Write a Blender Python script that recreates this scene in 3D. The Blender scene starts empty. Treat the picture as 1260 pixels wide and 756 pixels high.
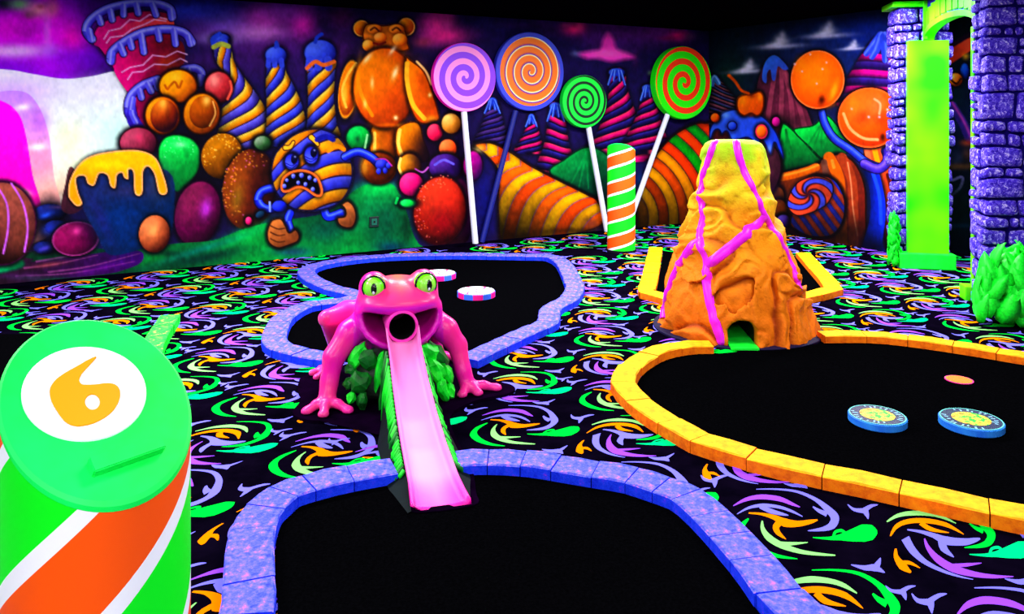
import bpy, bmesh, math, random
import numpy as np
from mathutils import Vector, Matrix, noise as mnoise
from mathutils.bvhtree import BVHTree

random.seed(7)
SC = bpy.context.scene
COL = SC.collection

# ------------------------------------------------------------------ camera
FPX, HOR, CAMH = 965.0, 136.0, 1.6           # focal length (px), horizon row, eye height (m)
cam_data = bpy.data.cameras.new('camera')
cam_data.sensor_width = 36.0
cam_data.lens = FPX / 1260.0 * 36.0
cam_data.shift_y = -(378.0 - HOR) / 1260.0
cam_data.clip_start = 0.02
cam = bpy.data.objects.new('camera', cam_data)
COL.objects.link(cam)
cam.location = (0, 0, CAMH)
cam.rotation_euler = (math.pi / 2, 0, 0)
SC.camera = cam

# ------------------------------------------------------------------ world, lamps, exposure
world = bpy.data.worlds.new('hall')
SC.world = world
world.use_nodes = True
bg = world.node_tree.nodes['Background']
bg.inputs[0].default_value = (0.86, 0.84, 1.0, 1)
bg.inputs[1].default_value = 0.14

def blacklight_or_fill(x, y, z, sx, sy, power, rz=0.0):
    d = bpy.data.lights.new('ceiling_blacklight_or_fill', 'AREA')
    d.shape = 'RECTANGLE'; d.size = sx; d.size_y = sy
    d.energy = power
    d.color = (0.97, 0.94, 1.0)
    o = bpy.data.objects.new('ceiling_blacklight_or_fill', d)
    o.location = (x, y, z); o.rotation_euler = (0, 0, rz)
    COL.objects.link(o)
    return o

for lx, ly, pw in ((-4.2, 4.0, 215), (-2.2, 5.2, 195), (-0.2, 6.6, 190), (1.7, 7.6, 225), (3.2, 7.5, 195),
                   (-2.6, 2.0, 90), (0.6, 2.6, 60), (2.6, 4.4, 120), (-2.4, -1.0, 150), (0.3, -1.0, 170), (3.0, -0.6, 150), (5.2, 7.2, 110)):  # lamps behind the camera and beyond the gate are added fill, unseen
    blacklight_or_fill(lx, ly, 2.70, 1.3, 0.35, pw, math.radians(28.7))

vs = SC.view_settings
vs.view_transform = 'Standard'
vs.look = 'None'
vs.gamma = 1.0
vs.use_curve_mapping = False
vs.exposure = -0.40

# ------------------------------------------------------------------ helpers
def lin(c):
    c = np.asarray(c, float) / 255.0
    return np.where(c <= 0.04045, c / 12.92, ((c + 0.055) / 1.055) ** 2.4)

def l4(c):
    r = lin(c); return (float(r[0]), float(r[1]), float(r[2]), 1.0)

def ray(px, py):
    return Vector(((px - 630.0) / FPX, 1.0, -(py - HOR) / FPX))

def G(px, py, z=0.0):
    """photo pixel -> point on the horizontal plane at height z"""
    t = (CAMH - z) * FPX / (py - HOR)
    return Vector(((px - 630.0) / FPX * t, t, z))

def prop(o, label=None, cat=None, group=None, kind=None):
    if label: o['label'] = label
    if cat: o['category'] = cat
    if group: o['group'] = group
    if kind: o['kind'] = kind
    return o

def thing(name, loc=(0, 0, 0), rz=0.0, label=None, cat=None, group=None, kind=None):
    o = bpy.data.objects.new(name, None)
    o.location = loc; o.rotation_euler = (0, 0, rz); o.empty_display_size = 0.1
    COL.objects.link(o)
    return prop(o, label, cat, group, kind)

def mesh_obj(name, verts, faces, mat=None, parent=None, smooth=False, cols=None, loc=None, mats=None, fmat=None):
    me = bpy.data.meshes.new(name)
    if isinstance(verts, np.ndarray) and isinstance(faces, np.ndarray):
        nv, nf, k = len(verts), len(faces), faces.shape[1]
        me.vertices.add(nv); me.vertices.foreach_set('co', verts.astype(np.float32).ravel())
        me.loops.add(nf * k); me.loops.foreach_set('vertex_index', faces.astype(np.int32).ravel())
        me.polygons.add(nf)
        me.polygons.foreach_set('loop_start', np.arange(0, nf * k, k, dtype=np.int32))
        me.polygons.foreach_set('loop_total', np.full(nf, k, dtype=np.int32))
        me.update(calc_edges=True)
    else:
        me.from_pydata([tuple(v) for v in verts], [], [tuple(f) for f in faces])
    if cols is not None:
        at = me.color_attributes.new('paint', 'FLOAT_COLOR', 'POINT')
        c = np.ones((len(me.vertices), 4), np.float32); c[:, :3] = cols
        at.data.foreach_set('color', c.ravel())
    for m in (mats or ([mat] if mat else [])):
        me.materials.append(m)
    if fmat is not None:
        me.polygons.foreach_set('material_index', np.asarray(fmat, np.int32))
    if smooth:
        me.polygons.foreach_set('use_smooth', np.ones(len(me.polygons), bool))
    me.validate(); me.update()
    o = bpy.data.objects.new(name, me)
    COL.objects.link(o)
    if parent: o.parent = parent
    if loc is not None: o.location = loc
    return o

def bm_obj(name, bm, mat=None, parent=None, smooth=False, mats=None):
    me = bpy.data.meshes.new(name)
    bm.normal_update(); bm.to_mesh(me); bm.free()
    for m in (mats or ([mat] if mat else [])): me.materials.append(m)
    if smooth: me.polygons.foreach_set('use_smooth', np.ones(len(me.polygons), bool))
    o = bpy.data.objects.new(name, me); COL.objects.link(o)
    if parent: o.parent = parent
    return o

def catmull(pts, n=8, closed=False):
    P = [np.asarray(p, float) for p in pts]; N = len(P); out = []
    rng = range(N if closed else N - 1)
    for i in rng:
        if closed: a, b, c, d = P[(i - 1) % N], P[i], P[(i + 1) % N], P[(i + 2) % N]
        else: a, b, c, d = P[max(i - 1, 0)], P[i], P[i + 1], P[min(i + 2, N - 1)]
        for k in range(n):
            t = k / n
            out.append(0.5 * (2 * b + (c - a) * t + (2 * a - 5 * b + 4 * c - d) * t * t + (3 * b - a - 3 * c + d) * t ** 3))
    if not closed: out.append(P[-1])
    return np.array(out)

def tube_verts(path, radii, seg=10, caps=True, flat=None):
    """tube along path (list of Vector); returns verts, faces"""
    V, F = [], []
    path = [Vector(p) for p in path]; n = len(path)
    if not hasattr(radii, '__len__'): radii = [radii] * n
    up = Vector((0.13, 0.2, 1)).normalized()
    for i, p in enumerate(path):
        t = (path[min(i + 1, n - 1)] - path[max(i - 1, 0)]).normalized()
        s = t.cross(up)
        if s.length < 1e-3: s = t.cross(Vector((1, 0, 0)))
        s.normalize(); u = s.cross(t).normalized()
        for k in range(seg):
            a = 2 * math.pi * k / seg
            V.append(p + (s * math.cos(a) + u * math.sin(a)) * radii[i])
    for i in range(n - 1):
        for k in range(seg):
            a, b = i * seg + k, i * seg + (k + 1) % seg
            F.append((a, b, b + seg, a + seg))
    if caps:
        F.append(tuple(range(seg - 1, -1, -1))); F.append(tuple(range((n - 1) * seg, n * seg)))
    return V, F

def box_verts(x0, x1, y0, y1, z0, z1):
    V = [(x0, y0, z0), (x1, y0, z0), (x1, y1, z0), (x0, y1, z0), (x0, y0, z1), (x1, y0, z1), (x1, y1, z1), (x0, y1, z1)]
    F = [(0, 3, 2, 1), (4, 5, 6, 7), (0, 1, 5, 4), (1, 2, 6, 5), (2, 3, 7, 6), (3, 0, 4, 7)]
    return V, F

def bevel_box(name, x0, x1, y0, y1, z0, z1, b, mat, parent=None):
    bm = bmesh.new()
    V, F = box_verts(x0, x1, y0, y1, z0, z1)
    vs_ = [bm.verts.new(v) for v in V]
    for f in F: bm.faces.new([vs_[i] for i in f])
    if b: bmesh.ops.bevel(bm, geom=bm.edges[:], offset=b, segments=2, affect='EDGES', profile=0.6)
    return bm_obj(name, bm, mat, parent)

# 3D value noise and cell noise on numpy arrays
def _hash(i, j, k, s):
    n = (i * 374761393 + j * 668265263 + k * 2147483647 + s * 974711) & 0x7fffffff
    n = ((n ^ (n >> 13)) * 1274126177) & 0x7fffffff
    n = ((n ^ (n >> 16)) * 1103515245) & 0x7fffffff
    return (n & 0xffffff) / float(0xffffff)

def vnoise(P, scale, seed=0):
    Q = P * scale; I = np.floor(Q).astype(np.int64); f = Q - I; f = f * f * (3 - 2 * f)
    r = 0
    for dx in (0, 1):
        for dy in (0, 1):
            for dz in (0, 1):
                w = (f[..., 0] if dx else 1 - f[..., 0]) * (f[..., 1] if dy else 1 - f[..., 1]) * (f[..., 2] if dz else 1 - f[..., 2])
                r = r + w * _hash(I[..., 0] + dx, I[..., 1] + dy, I[..., 2] + dz, seed)
    return r

def cells(P, seed=0, ids=False):
    """F1, F2 of jittered cell noise"""
    I = np.floor(P).astype(np.int64); f1 = np.full(P.shape[:-1], 9.0); f2 = f1.copy()
    rid = np.zeros(f1.shape + (3,))
    for dx in (-1, 0, 1):
        for dy in (-1, 0, 1):
            for dz in (-1, 0, 1):
                a, b, c = I[..., 0] + dx, I[..., 1] + dy, I[..., 2] + dz
                d = np.sqrt((a + _hash(a, b, c, seed + 1) - P[..., 0]) ** 2 + (b + _hash(a, b, c, seed + 2) - P[..., 1]) ** 2 + (c + _hash(a, b, c, seed + 3) - P[..., 2]) ** 2)
                nw = d < f1
                if ids: rid[nw] = np.stack([_hash(a, b, c, seed + 4), _hash(a, b, c, seed + 5), _hash(a, b, c, seed + 6)], -1)[nw]
                f2 = np.minimum(f2, np.maximum(f1, d)); f1 = np.minimum(f1, d)
    return (f1, f2, rid) if ids else (f1, f2)

def surface_nets(F, org, h):
    """iso-surface of a sampled field (negative inside) -> verts, quads"""
    nx, ny, nz = F.shape; ins = F < 0
    cs = (nx - 1, ny - 1, nz - 1)
    acc = np.zeros(cs + (3,)); cnt = np.zeros(cs)
    sl = lambda d, n: slice(d, n - 1 + d)
    for ax in range(3):
        oth = [a for a in range(3) if a != ax]
        for d1 in (0, 1):
            for d2 in (0, 1):
                o = [0, 0, 0]; o[oth[0]] = d1; o[oth[1]] = d2
                e = o.copy(); e[ax] = 1
                A = F[sl(o[0], nx), sl(o[1], ny), sl(o[2], nz)]; B = F[sl(e[0], nx), sl(e[1], ny), sl(e[2], nz)]
                m = (A < 0) != (B < 0)
                den = np.where(m, A - B, 1.0)
                t = np.where(m, A / den, 0.0)
                cnt += m
                acc[..., ax] += t
                acc[..., oth[0]] += m * d1
                acc[..., oth[1]] += m * d2
    act = cnt > 0
    idx = np.full(cs, -1, np.int64); idx[act] = np.arange(act.sum())
    gi = np.argwhere(act)
    V = (gi + acc[act] / cnt[act][:, None]) * h + np.asarray(org)
    Q = []
    for ax in range(3):
        o1, o2 = [(1, 2), (2, 0), (0, 1)][ax]
        s0 = [slice(1, -1)] * 3; s0[ax] = slice(0, -1)
        s1 = [slice(1, -1)] * 3; s1[ax] = slice(1, None)
        A = ins[tuple(s0)]; B = ins[tuple(s1)]
        g = np.argwhere(A != B)
        if not len(g): continue
        pos = g.copy()
        for a in range(3):
            if a != ax: pos[:, a] += 1
        flip = ~A[tuple(g.T)]
        def c(d1, d2):
            p = pos.copy(); p[:, o1] -= d1; p[:, o2] -= d2
            return idx[tuple(p.T)]
        q = np.stack([c(1, 1), c(0, 1), c(0, 0), c(1, 0)], 1)
        q[flip] = q[flip][:, ::-1]
        Q.append(q)
    return V, np.concatenate(Q)

def vnormals(V, Q):
    n = np.cross(V[Q[:, 2]] - V[Q[:, 0]], V[Q[:, 3]] - V[Q[:, 1]])
    N = np.zeros_like(V)
    for k in range(4): np.add.at(N, Q[:, k], n)
    return N / (np.linalg.norm(N, axis=1)[:, None] + 1e-9)

def sd_ell(P, c, r):
    q = P - np.asarray(c); r = np.asarray(r, float)
    k0 = np.linalg.norm(q / r, axis=-1); k1 = np.linalg.norm(q / (r * r), axis=-1) + 1e-9
    return k0 * (k0 - 1.0) / k1

def sd_cap(P, a, b, ra, rb):
    a = np.asarray(a, float); b = np.asarray(b, float); d = b - a
    t = np.clip(((P - a) @ d) / (d @ d), 0, 1)
    return np.linalg.norm(P - a - t[..., None] * d, axis=-1) - (ra + (rb - ra) * t)

def smin(a, b, k):
    h = np.clip(0.5 + 0.5 * (b - a) / k, 0, 1)
    return b + (a - b) * h - k * h * (1 - h)

def smax(a, b, k): return -smin(-a, -b, k)

def grid(x0, x1, y0, y1, z0, z1, h):
    ax = [np.arange(a, b + h, h) for a, b in ((x0, x1), (y0, y1), (z0, z1))]
    return np.stack(np.meshgrid(*ax, indexing='ij'), -1), (x0, y0, z0)

# ------------------------------------------------------------------ materials
def new_mat(name, color=None, rough=0.6, spec=0.25):
    m = bpy.data.materials.new(name); m.use_nodes = True
    b = m.node_tree.nodes['Principled BSDF']
    if color is not None: b.inputs['Base Color'].default_value = l4(color)
    b.inputs['Roughness'].default_value = rough
    b.inputs['Specular IOR Level'].default_value = spec
    return m, m.node_tree.nodes, m.node_tree.links, b

def N(nodes, t, **kw):
    n = nodes.new(t)
    for k, v in kw.items():
        if k in n.inputs.keys(): n.inputs[k].default_value = v
        else: setattr(n, k, v)
    return n

def paint_mat(name, rough=0.7, spec=0.15, bump=0.0, bscale=60.0):
    """takes its colours from the painted colour attribute"""
    m, n, l, b = new_mat(name, None, rough, spec)
    a = n.new('ShaderNodeVertexColor'); a.layer_name = 'paint'
    l.new(a.outputs[0], b.inputs['Base Color'])
    if bump:
        t = N(n, 'ShaderNodeTexNoise', Scale=bscale, Detail=4.0)
        tc = n.new('ShaderNodeTexCoord'); l.new(tc.outputs['Object'], t.inputs['Vector'])
        bp = N(n, 'ShaderNodeBump', Strength=bump, Distance=0.01)
        l.new(t.outputs[0], bp.inputs['Height']); l.new(bp.outputs[0], b.inputs['Normal'])
    return m

def ramp(nodes, stops, interp='LINEAR'):
    r = nodes.new('ShaderNodeValToRGB'); r.color_ramp.interpolation = interp
    e = r.color_ramp.elements
    while len(e) < len(stops): e.new(0.5)
    for i, (p, c) in enumerate(stops): e[i].position = p; e[i].color = l4(c)
    return r

def noise_mat(name, stops, scale=20.0, detail=4.0, rough=0.7, spec=0.2, bump=0.0, bdist=0.01, dist=0.0, rghn=0.6, top=None):
    """noise-mottled paint; `top` = (stops) for upward faces, their lighter lighting put into the colour"""
    m, n, l, b = new_mat(name, None, rough, spec)
    tc = n.new('ShaderNodeTexCoord')
    t = N(n, 'ShaderNodeTexNoise', Scale=scale, Detail=detail, Roughness=rghn, Distortion=dist)
    l.new(tc.outputs['Object'], t.inputs['Vector'])
    r = ramp(n, stops); l.new(t.outputs[0], r.inputs[0])
    out = r.outputs[0]
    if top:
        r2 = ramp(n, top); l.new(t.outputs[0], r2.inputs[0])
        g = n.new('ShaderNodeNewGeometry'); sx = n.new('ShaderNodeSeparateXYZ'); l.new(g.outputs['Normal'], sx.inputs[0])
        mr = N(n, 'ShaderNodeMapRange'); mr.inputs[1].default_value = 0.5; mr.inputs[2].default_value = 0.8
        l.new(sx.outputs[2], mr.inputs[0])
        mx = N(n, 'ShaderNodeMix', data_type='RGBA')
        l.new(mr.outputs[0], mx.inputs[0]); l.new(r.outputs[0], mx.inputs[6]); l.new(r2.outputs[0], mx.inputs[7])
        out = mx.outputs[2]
    l.new(out, b.inputs['Base Color'])
    if bump:
        bp = N(n, 'ShaderNodeBump', Strength=bump, Distance=bdist)
        l.new(t.outputs[0], bp.inputs['Height']); l.new(bp.outputs[0], b.inputs['Normal'])
    return m

M = {}
M['black_mat'] = noise_mat('black_felt', [(0.0, (0, 0, 0)), (1.0, (5, 5, 7))], 90, rough=1.0, spec=0.0)
M['ceiling'] = new_mat('black_ceiling', (3, 2, 6), 1.0, 0.0)[0]
M['carpet'] = noise_mat('dark_carpet', [(0.3, (2, 1, 6)), (0.7, (8, 4, 18))], 6, rough=1.0, spec=0.0)
M['print'] = paint_mat('carpet_dye', 0.95, 0.0)
M['mural'] = paint_mat('mural_paint', 0.85, 0.05)
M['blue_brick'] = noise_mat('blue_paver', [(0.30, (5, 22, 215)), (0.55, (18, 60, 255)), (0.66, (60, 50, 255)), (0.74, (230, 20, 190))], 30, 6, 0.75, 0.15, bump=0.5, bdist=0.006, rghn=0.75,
                          top=[(0.30, (28, 38, 165)), (0.42, (62, 78, 222)), (0.52, (98, 96, 235)), (0.60, (140, 100, 225)), (0.66, (225, 100, 200)), (0.74, (255, 175, 190))])  # lighter tops carry painted-in lighting; the pink specks are paint
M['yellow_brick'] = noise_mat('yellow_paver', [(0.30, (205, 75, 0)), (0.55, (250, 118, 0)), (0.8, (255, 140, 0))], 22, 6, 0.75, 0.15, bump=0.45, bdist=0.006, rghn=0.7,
                            top=[(0.30, (228, 140, 0)), (0.55, (250, 178, 0)), (0.8, (255, 196, 8))])  # yellow top over orange sides: lighting difference put into the colour
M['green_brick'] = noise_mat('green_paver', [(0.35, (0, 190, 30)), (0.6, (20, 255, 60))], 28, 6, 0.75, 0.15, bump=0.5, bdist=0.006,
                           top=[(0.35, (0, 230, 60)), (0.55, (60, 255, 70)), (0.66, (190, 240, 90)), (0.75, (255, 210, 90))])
M['grout'] = new_mat('dark_joint', (10, 6, 40), 0.95, 0.0)[0]
M['ygrout'] = new_mat('brown_joint', (70, 30, 0), 0.95, 0.0)[0]
M['white'] = new_mat('white_paint', (238, 246, 255), 0.5, 0.3)[0]
M['black'] = new_mat('black_paint', (2, 2, 3), 0.6, 0.2)[0]
M['dark'] = new_mat('dark_board', (12, 6, 22), 0.8, 0.1)[0]
M['green'] = noise_mat('fluorescent_green', [(0.3, (0, 225, 30)), (0.7, (20, 255, 60))], 9, rough=0.55, spec=0.25)
M['lime'] = noise_mat('lime_paint', [(0.35, (30, 255, 0)), (0.65, (110, 255, 0))], 2.2, 1.0, 0.5, 0.2)
# ------------------------------------------------------------------ the room
CORNER = Vector((2.85, 11.35, 0)); WDIR = Vector((-0.877, -0.480, 0)).normalized()     # along the back wall, towards the left
RDIR = Vector((0.480, -0.877, 0)).normalized()                                          # along the right wall, towards the viewer
WALLH = 2.75

# floor (dark carpet pile) ---------------------------------------------------
fl = mesh_obj('floor', *box_verts(-9, 8.5, -3.0, 13.5, -0.08, 0.0), M['carpet'])
prop(fl, 'black carpet printed with neon swirls, covering the whole room', kind='structure')
ce = mesh_obj('ceiling', *box_verts(-9, 8.5, -3.0, 13.5, WALLH + 0.012, WALLH + 0.1), M['ceiling'])
prop(ce, 'plain black ceiling above the mural', kind='structure')

# printed motifs of the carpet: crescents, hooks, fish tails and comma drops --------
PUR, PER, ORA, GRE, TEA, PAL = (140, 66, 238), (112, 108, 240), (248, 124, 0), (0, 218, 50), (0, 218, 120), (128, 218, 112)
HOOK = [([(220, 195), (300, 195), (380, 205), (450, 235), (500, 275), (525, 305), (515, 335), (480, 350), (420, 357)], (1, 2.5, 4, 6, 11, 14, 13, 7, 1)), ([(440, 263), (465, 280), (495, 292)], (2, 6, 9))]
DROP = [([(440, 384), (500, 387), (545, 383), (590, 376), (635, 367), (670, 364), (690, 363)], (1, 5, 10, 20, 29, 25, 5)), ([(520, 380), (528, 362), (552, 357), (568, 368)], (4, 5, 5, 4))]
FISH = [([(575, 255), (600, 275), (642, 280)], (1, 5, 9)), ([(634, 281), (665, 262), (693, 256)], (9, 6, 1)), ([(642, 276), (650, 295), (655, 312)], (11, 7, 1))]
TRI = [([(588, 490), (640, 502), (680, 502), (720, 521)], (1, 8, 12, 1)), ([(682, 506), (695, 482), (703, 463)], (13, 8, 1))]
BIRD = [([(763, 432), (765, 465), (790, 500), (822, 525)], (3, 8, 14, 3)), ([(775, 490), (815, 487), (858, 508)], (8, 6, 1))]
LOW = [([(190, 310), (160, 345), (165, 385), (220, 425), (300, 455), (380, 467)], (2, 11, 13, 10, 6, 1))]
SW1 = [(PER, HOOK), (PUR, [([(130, 260), (180, 235), (240, 225), (310, 233), (360, 253), (390, 265)], (1, 6, 8, 8, 5, 1))]),
       (PER, [([(145, 292), (190, 268), (245, 258), (310, 265), (360, 282), (400, 302)], (1, 4, 6, 5, 4, 1)), ([(235, 262), (275, 280), (320, 292), (345, 297)], (7, 8, 5, 1))]),
       (ORA, [([(190, 288), (240, 292), (290, 305), (330, 325), (380, 330), (430, 322), (458, 315)], (2, 4, 8, 14, 10, 7, 2)), ([(322, 316), (297, 340), (305, 365), (335, 390)], (10, 11, 8, 1))]),
       (PAL, [([(243, 318), (245, 350), (270, 385), (320, 415), (390, 438), (460, 448), (527, 453)], (2, 7, 11, 10, 7, 5, 2)), ([(300, 405), (350, 408), (420, 403)], (6, 6, 1))]),
       (GRE, LOW), (GRE, DROP), (PER, FISH), (PER, TRI)]
sh = lambda L, dx, dy: [([(x + dx, y + dy) for x, y in p], w) for p, w in L]
SW2 = [(GRE, sh(HOOK, 610, 70)), (PAL, [([(728, 326), (770, 302), (830, 292), (900, 297), (950, 310), (998, 332)], (2, 6, 8, 6, 5, 1))]),
       (ORA, [([(742, 382), (765, 345), (810, 325), (880, 322), (960, 338), (1028, 375)], (2, 7, 8, 8, 7, 1)), ([(860, 330), (900, 355), (970, 369)], (8, 7, 1))]),
       (PER, [([(808, 357), (860, 365), (910, 380), (960, 400), (1030, 405), (1070, 398), (1092, 392)], (2, 5, 8, 14, 12, 8, 2)), ([(942, 388), (950, 430), (990, 465)], (14, 12, 1))]),
       (PER, [([(800, 390), (830, 440), (880, 485), (950, 520), (1010, 540), (1065, 552)], (14, 12, 8, 5, 3, 1))]),
       (PUR, [([(875, 392), (890, 430), (930, 475), (990, 510), (1070, 532), (1150, 541), (1222, 541)], (2, 7, 12, 13, 9, 6, 1)), ([(985, 498), (1040, 495), (1098, 488)], (6, 6, 1))]),
       (TEA, sh(DROP, 610, 70)), (PER, sh(FISH, 605, 78)), (ORA, BIRD), (PER, sh(FISH, 148, 322)), (PER, sh(TRI, 600, 60))]

def motif(strokes, cx, cy):
    """strokes measured on the nearest swirls (3.158 px per photo pixel), laid flat on the floor around their centre"""
    c = G(861 + cx / 3.158, 541 + cy / 3.158); V, F, C = [], [], []; k = 0
    for col, parts in strokes:
        for pts, wid in parts:
            P = catmull(pts, 4); W = np.interp(np.linspace(0, 1, len(P)), np.linspace(0, 1, len(wid)), wid); b0 = len(V); k += 1
            for q in range(len(P)):
                a = P[min(q + 1, len(P) - 1)] - P[max(q - 1, 0)]; a = a / (np.linalg.norm(a) + 1e-9); nn = np.array([-a[1], a[0]]) * W[q] * 1.18
                for e in (P[q] + nn, P[q] - nn):
                    g_ = G(861 + e[0] / 3.158, 541 + e[1] / 3.158); V.append((g_.x - c.x, g_.y - c.y, .0008 + k * .00006)); C.append(col)
            for q in range(len(P) - 1): F.append((b0 + 2 * q, b0 + 2 * q + 1, b0 + 2 * q + 3, b0 + 2 * q + 2))
    return np.array(V), np.array(F), np.array(C, float)
MO = [motif(SW1, 310, 310), motif(SW2, 920, 380)]
va, vb = np.array([0.547, -0.122]), np.array([0.03, 0.562])                               # repeat of the print; three carpet widths, each with its own offset
PANELS = ((-9.0, -0.75, (-1.41, 4.37)), (-0.75, 0.80, (-.004, 4.01)), (0.80, 9.0, (1.047, 3.07)))
AV, AF, AC, nvt = [], [], [], 0
for x0, x1, anchor in PANELS:
    for i in range(-30, 30):
        for j in range(-16, 34):
            o = np.array(anchor) + va * i + vb * j
            if not (max(x0, -7.4) < o[0] < min(x1, 6.6) and 0.6 < o[1] < 12.8): continue
            if (o[0] - CORNER.x) * (-0.48) + (o[1] - CORNER.y) * 0.877 > 0.02: continue   # behind the back wall
            if (o[0] - CORNER.x) * 0.877 + (o[1] - CORNER.y) * 0.48 > 0.30: continue       # behind the right wall
            V, F, C = MO[(i + j) % 2]
            AV.append(V + np.array([o[0], o[1], ((i * 5 + j * 3) % 7) * .00001])); AF.append(F + nvt); AC.append(C); nvt += len(V)
pr = mesh_obj('carpet_print', np.concatenate(AV), np.concatenate(AF), M['print'], fl, cols=lin(np.concatenate(AC)))
prop(pr, 'purple, orange and green swirl print of the carpet', kind='stuff')
# ------------------------------------------------------------------ the mural: painted figures on the two walls
class Canvas: pass
K = Canvas()
FIG = ['plain']

def fig(name):
    if name not in FIG: FIG.append(name)
    K.f = FIG.index(name)

def S(x0, y0, x1, y1):
    return np.nonzero((K.X > x0) & (K.X < x1) & (K.Y > y0) & (K.Y < y1))[0]

def put(ix, a, col, own=True):
    col = np.asarray(col, float)
    K.C[ix] = K.C[ix] * (1 - a[:, None]) + col * a[:, None]
    if own: K.ID[ix[a > 0.5]] = K.f

def soft(cx, cy, rx, ry, col, a=1.0, rot=0.0, p=2.0):
    m = max(rx, ry) * 2.4
    ix = S(cx - m, cy - m, cx + m, cy + m)
    if not len(ix): return
    c, s = math.cos(math.radians(rot)), math.sin(math.radians(rot))
    dx, dy = K.X[ix] - cx, K.Y[ix] - cy
    d = np.hypot((dx * c + dy * s) / rx, (-dx * s + dy * c) / ry)
    put(ix, a * np.exp(-d ** p), col, False)

def tri(t, a, b, c):
    t = np.clip(t, 0, 1)[:, None]; a, b, c = (np.asarray(q, float) for q in (a, b, c))
    return np.where(t < 0.5, a + (b - a) * t * 2, b + (c - b) * (t * 2 - 1))

def ball(cx, cy, rx, ry, dark, mid, light, rot=0, lx=-.5, ly=-.55, line=None, lw=1.6, hl=None, halo=0.8, cut=None):
    m = max(rx, ry) + 8
    ix = S(cx - m, cy - m, cx + m, cy + m)
    if not len(ix): return
    c, s = math.cos(math.radians(rot)), math.sin(math.radians(rot))
    dx, dy = K.X[ix] - cx, K.Y[ix] - cy
    u, v = (dx * c + dy * s) / rx, (-dx * s + dy * c) / ry
    d = np.hypot(u, v); rm = min(rx, ry)
    if halo: put(ix, halo * np.exp(-(np.maximum(d - 1, 0) * rm / 3.0) ** 2) * (d > .9), (4, 2, 10), False)
    nz = np.sqrt(np.maximum(0, 1 - d * d))
    sh = (dx / max(rx, ry)) * lx + (dy / max(rx, ry)) * ly + nz * .62
    col = tri(sh * .68 + .22, dark, mid, light)
    if hl is not None:
        hx, hy, hr, hc = hl
        w = np.exp(-(((u - hx) / hr) ** 2 + ((v - hy) / (hr * 1.2)) ** 2))[:, None]
        col = col * (1 - w) + np.asarray(hc, float) * w
    if line is not None:
        w = np.clip((d - 1) * rm / lw + 1.4, 0, 1)[:, None]
        col = col * (1 - w) + np.asarray(line, float) * w
    put(ix, np.clip((1 - d) * rm + .5, 0, 1), col)

def pdist(X, Y, P):
    d2 = np.full(X.shape, 1e9); ins = np.zeros(X.shape, bool)
    for (x0, y0), (x1, y1) in zip(P, np.roll(P, -1, 0)):
        ex, ey = x1 - x0, y1 - y0; L = ex * ex + ey * ey + 1e-9
        t = np.clip(((X - x0) * ex + (Y - y0) * ey) / L, 0, 1)
        d2 = np.minimum(d2, (X - x0 - t * ex) ** 2 + (Y - y0 - t * ey) ** 2)
        if y0 != y1:
            c = ((y0 > Y) != (y1 > Y)) & (X < ex * (Y - y0) / (y1 - y0) + x0)
            ins ^= c
    d = np.sqrt(d2)
    return np.where(ins, -d, d)

def poly(pts, fill, smooth=True, line=None, lw=1.4, edge=0.6, halo=0.0, own=True, alpha=1.0):
    P = catmull(pts, 5, True) if smooth else np.array(pts, float)
    ix = S(P[:, 0].min() - 8, P[:, 1].min() - 8, P[:, 0].max() + 8, P[:, 1].max() + 8)
    if not len(ix): return
    X, Y = K.X[ix], K.Y[ix]
    d = pdist(X, Y, P)
    if halo: put(ix, halo * np.exp(-(np.maximum(d, 0) / 3.0) ** 2), (4, 2, 10), False)
    col = fill(X, Y, -d) if callable(fill) else np.tile(np.asarray(fill, float), (len(ix), 1))
    if line is not None:
        w = np.clip(1.2 - np.abs(d + lw * .5) / lw, 0, 1)[:, None]
        col = col * (1 - w) + np.asarray(line, float) * w
    put(ix, alpha * np.clip(.5 - d / (2 * edge), 0, 1), col, own)

def stroke(pts, w0, col, w1=None, hi=None, dark=None, smooth=True, own=True, alpha=1.0, line=None):
    P = catmull(pts, 6) if smooth and len(pts) > 2 else np.array(pts, float)
    if w1 is None: w1 = w0
    m = max(w0, w1) + 4
    ix = S(P[:, 0].min() - m, P[:, 1].min() - m, P[:, 0].max() + m, P[:, 1].max() + m)
    if not len(ix): return
    X, Y = K.X[ix], K.Y[ix]; best = np.full(X.shape, 1e9); side = np.zeros(X.shape)
    n = len(P) - 1
    for i in range(n):
        (x0, y0), (x1, y1) = P[i], P[i + 1]; ex, ey = x1 - x0, y1 - y0; L = ex * ex + ey * ey + 1e-9
        t = np.clip(((X - x0) * ex + (Y - y0) * ey) / L, 0, 1)
        w = w0 + (w1 - w0) * (i + t) / n
        q = np.hypot(X - x0 - t * ex, Y - y0 - t * ey)
        r = q - w
        nx, ny = (-ey, ex) if (ex > 0 or (ex == 0 and ey > 0)) else (ey, -ex)
        sd = ((X - x0) * nx + (Y - y0) * ny) / (math.sqrt(L) * np.maximum(w, .3))
        up = r < best; best = np.where(up, r, best); side = np.where(up, sd, side)
    c = np.tile(np.asarray(col, float), (len(ix), 1))
    if dark is not None:
        w = np.clip(side * .9, 0, 1)[:, None]; c = c * (1 - w) + np.asarray(dark, float) * w
    if hi is not None:
        w = np.exp(-((side + .35) / .35) ** 2)[:, None]; c = c * (1 - w) + np.asarray(hi, float) * w
    if line is not None:
        put(ix, np.clip(1.5 - np.maximum(best, 0) / 1.2, 0, 1) * (best > -1), line)
    put(ix, alpha * np.clip(.5 - best / 1.3, 0, 1), c, own)

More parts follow.
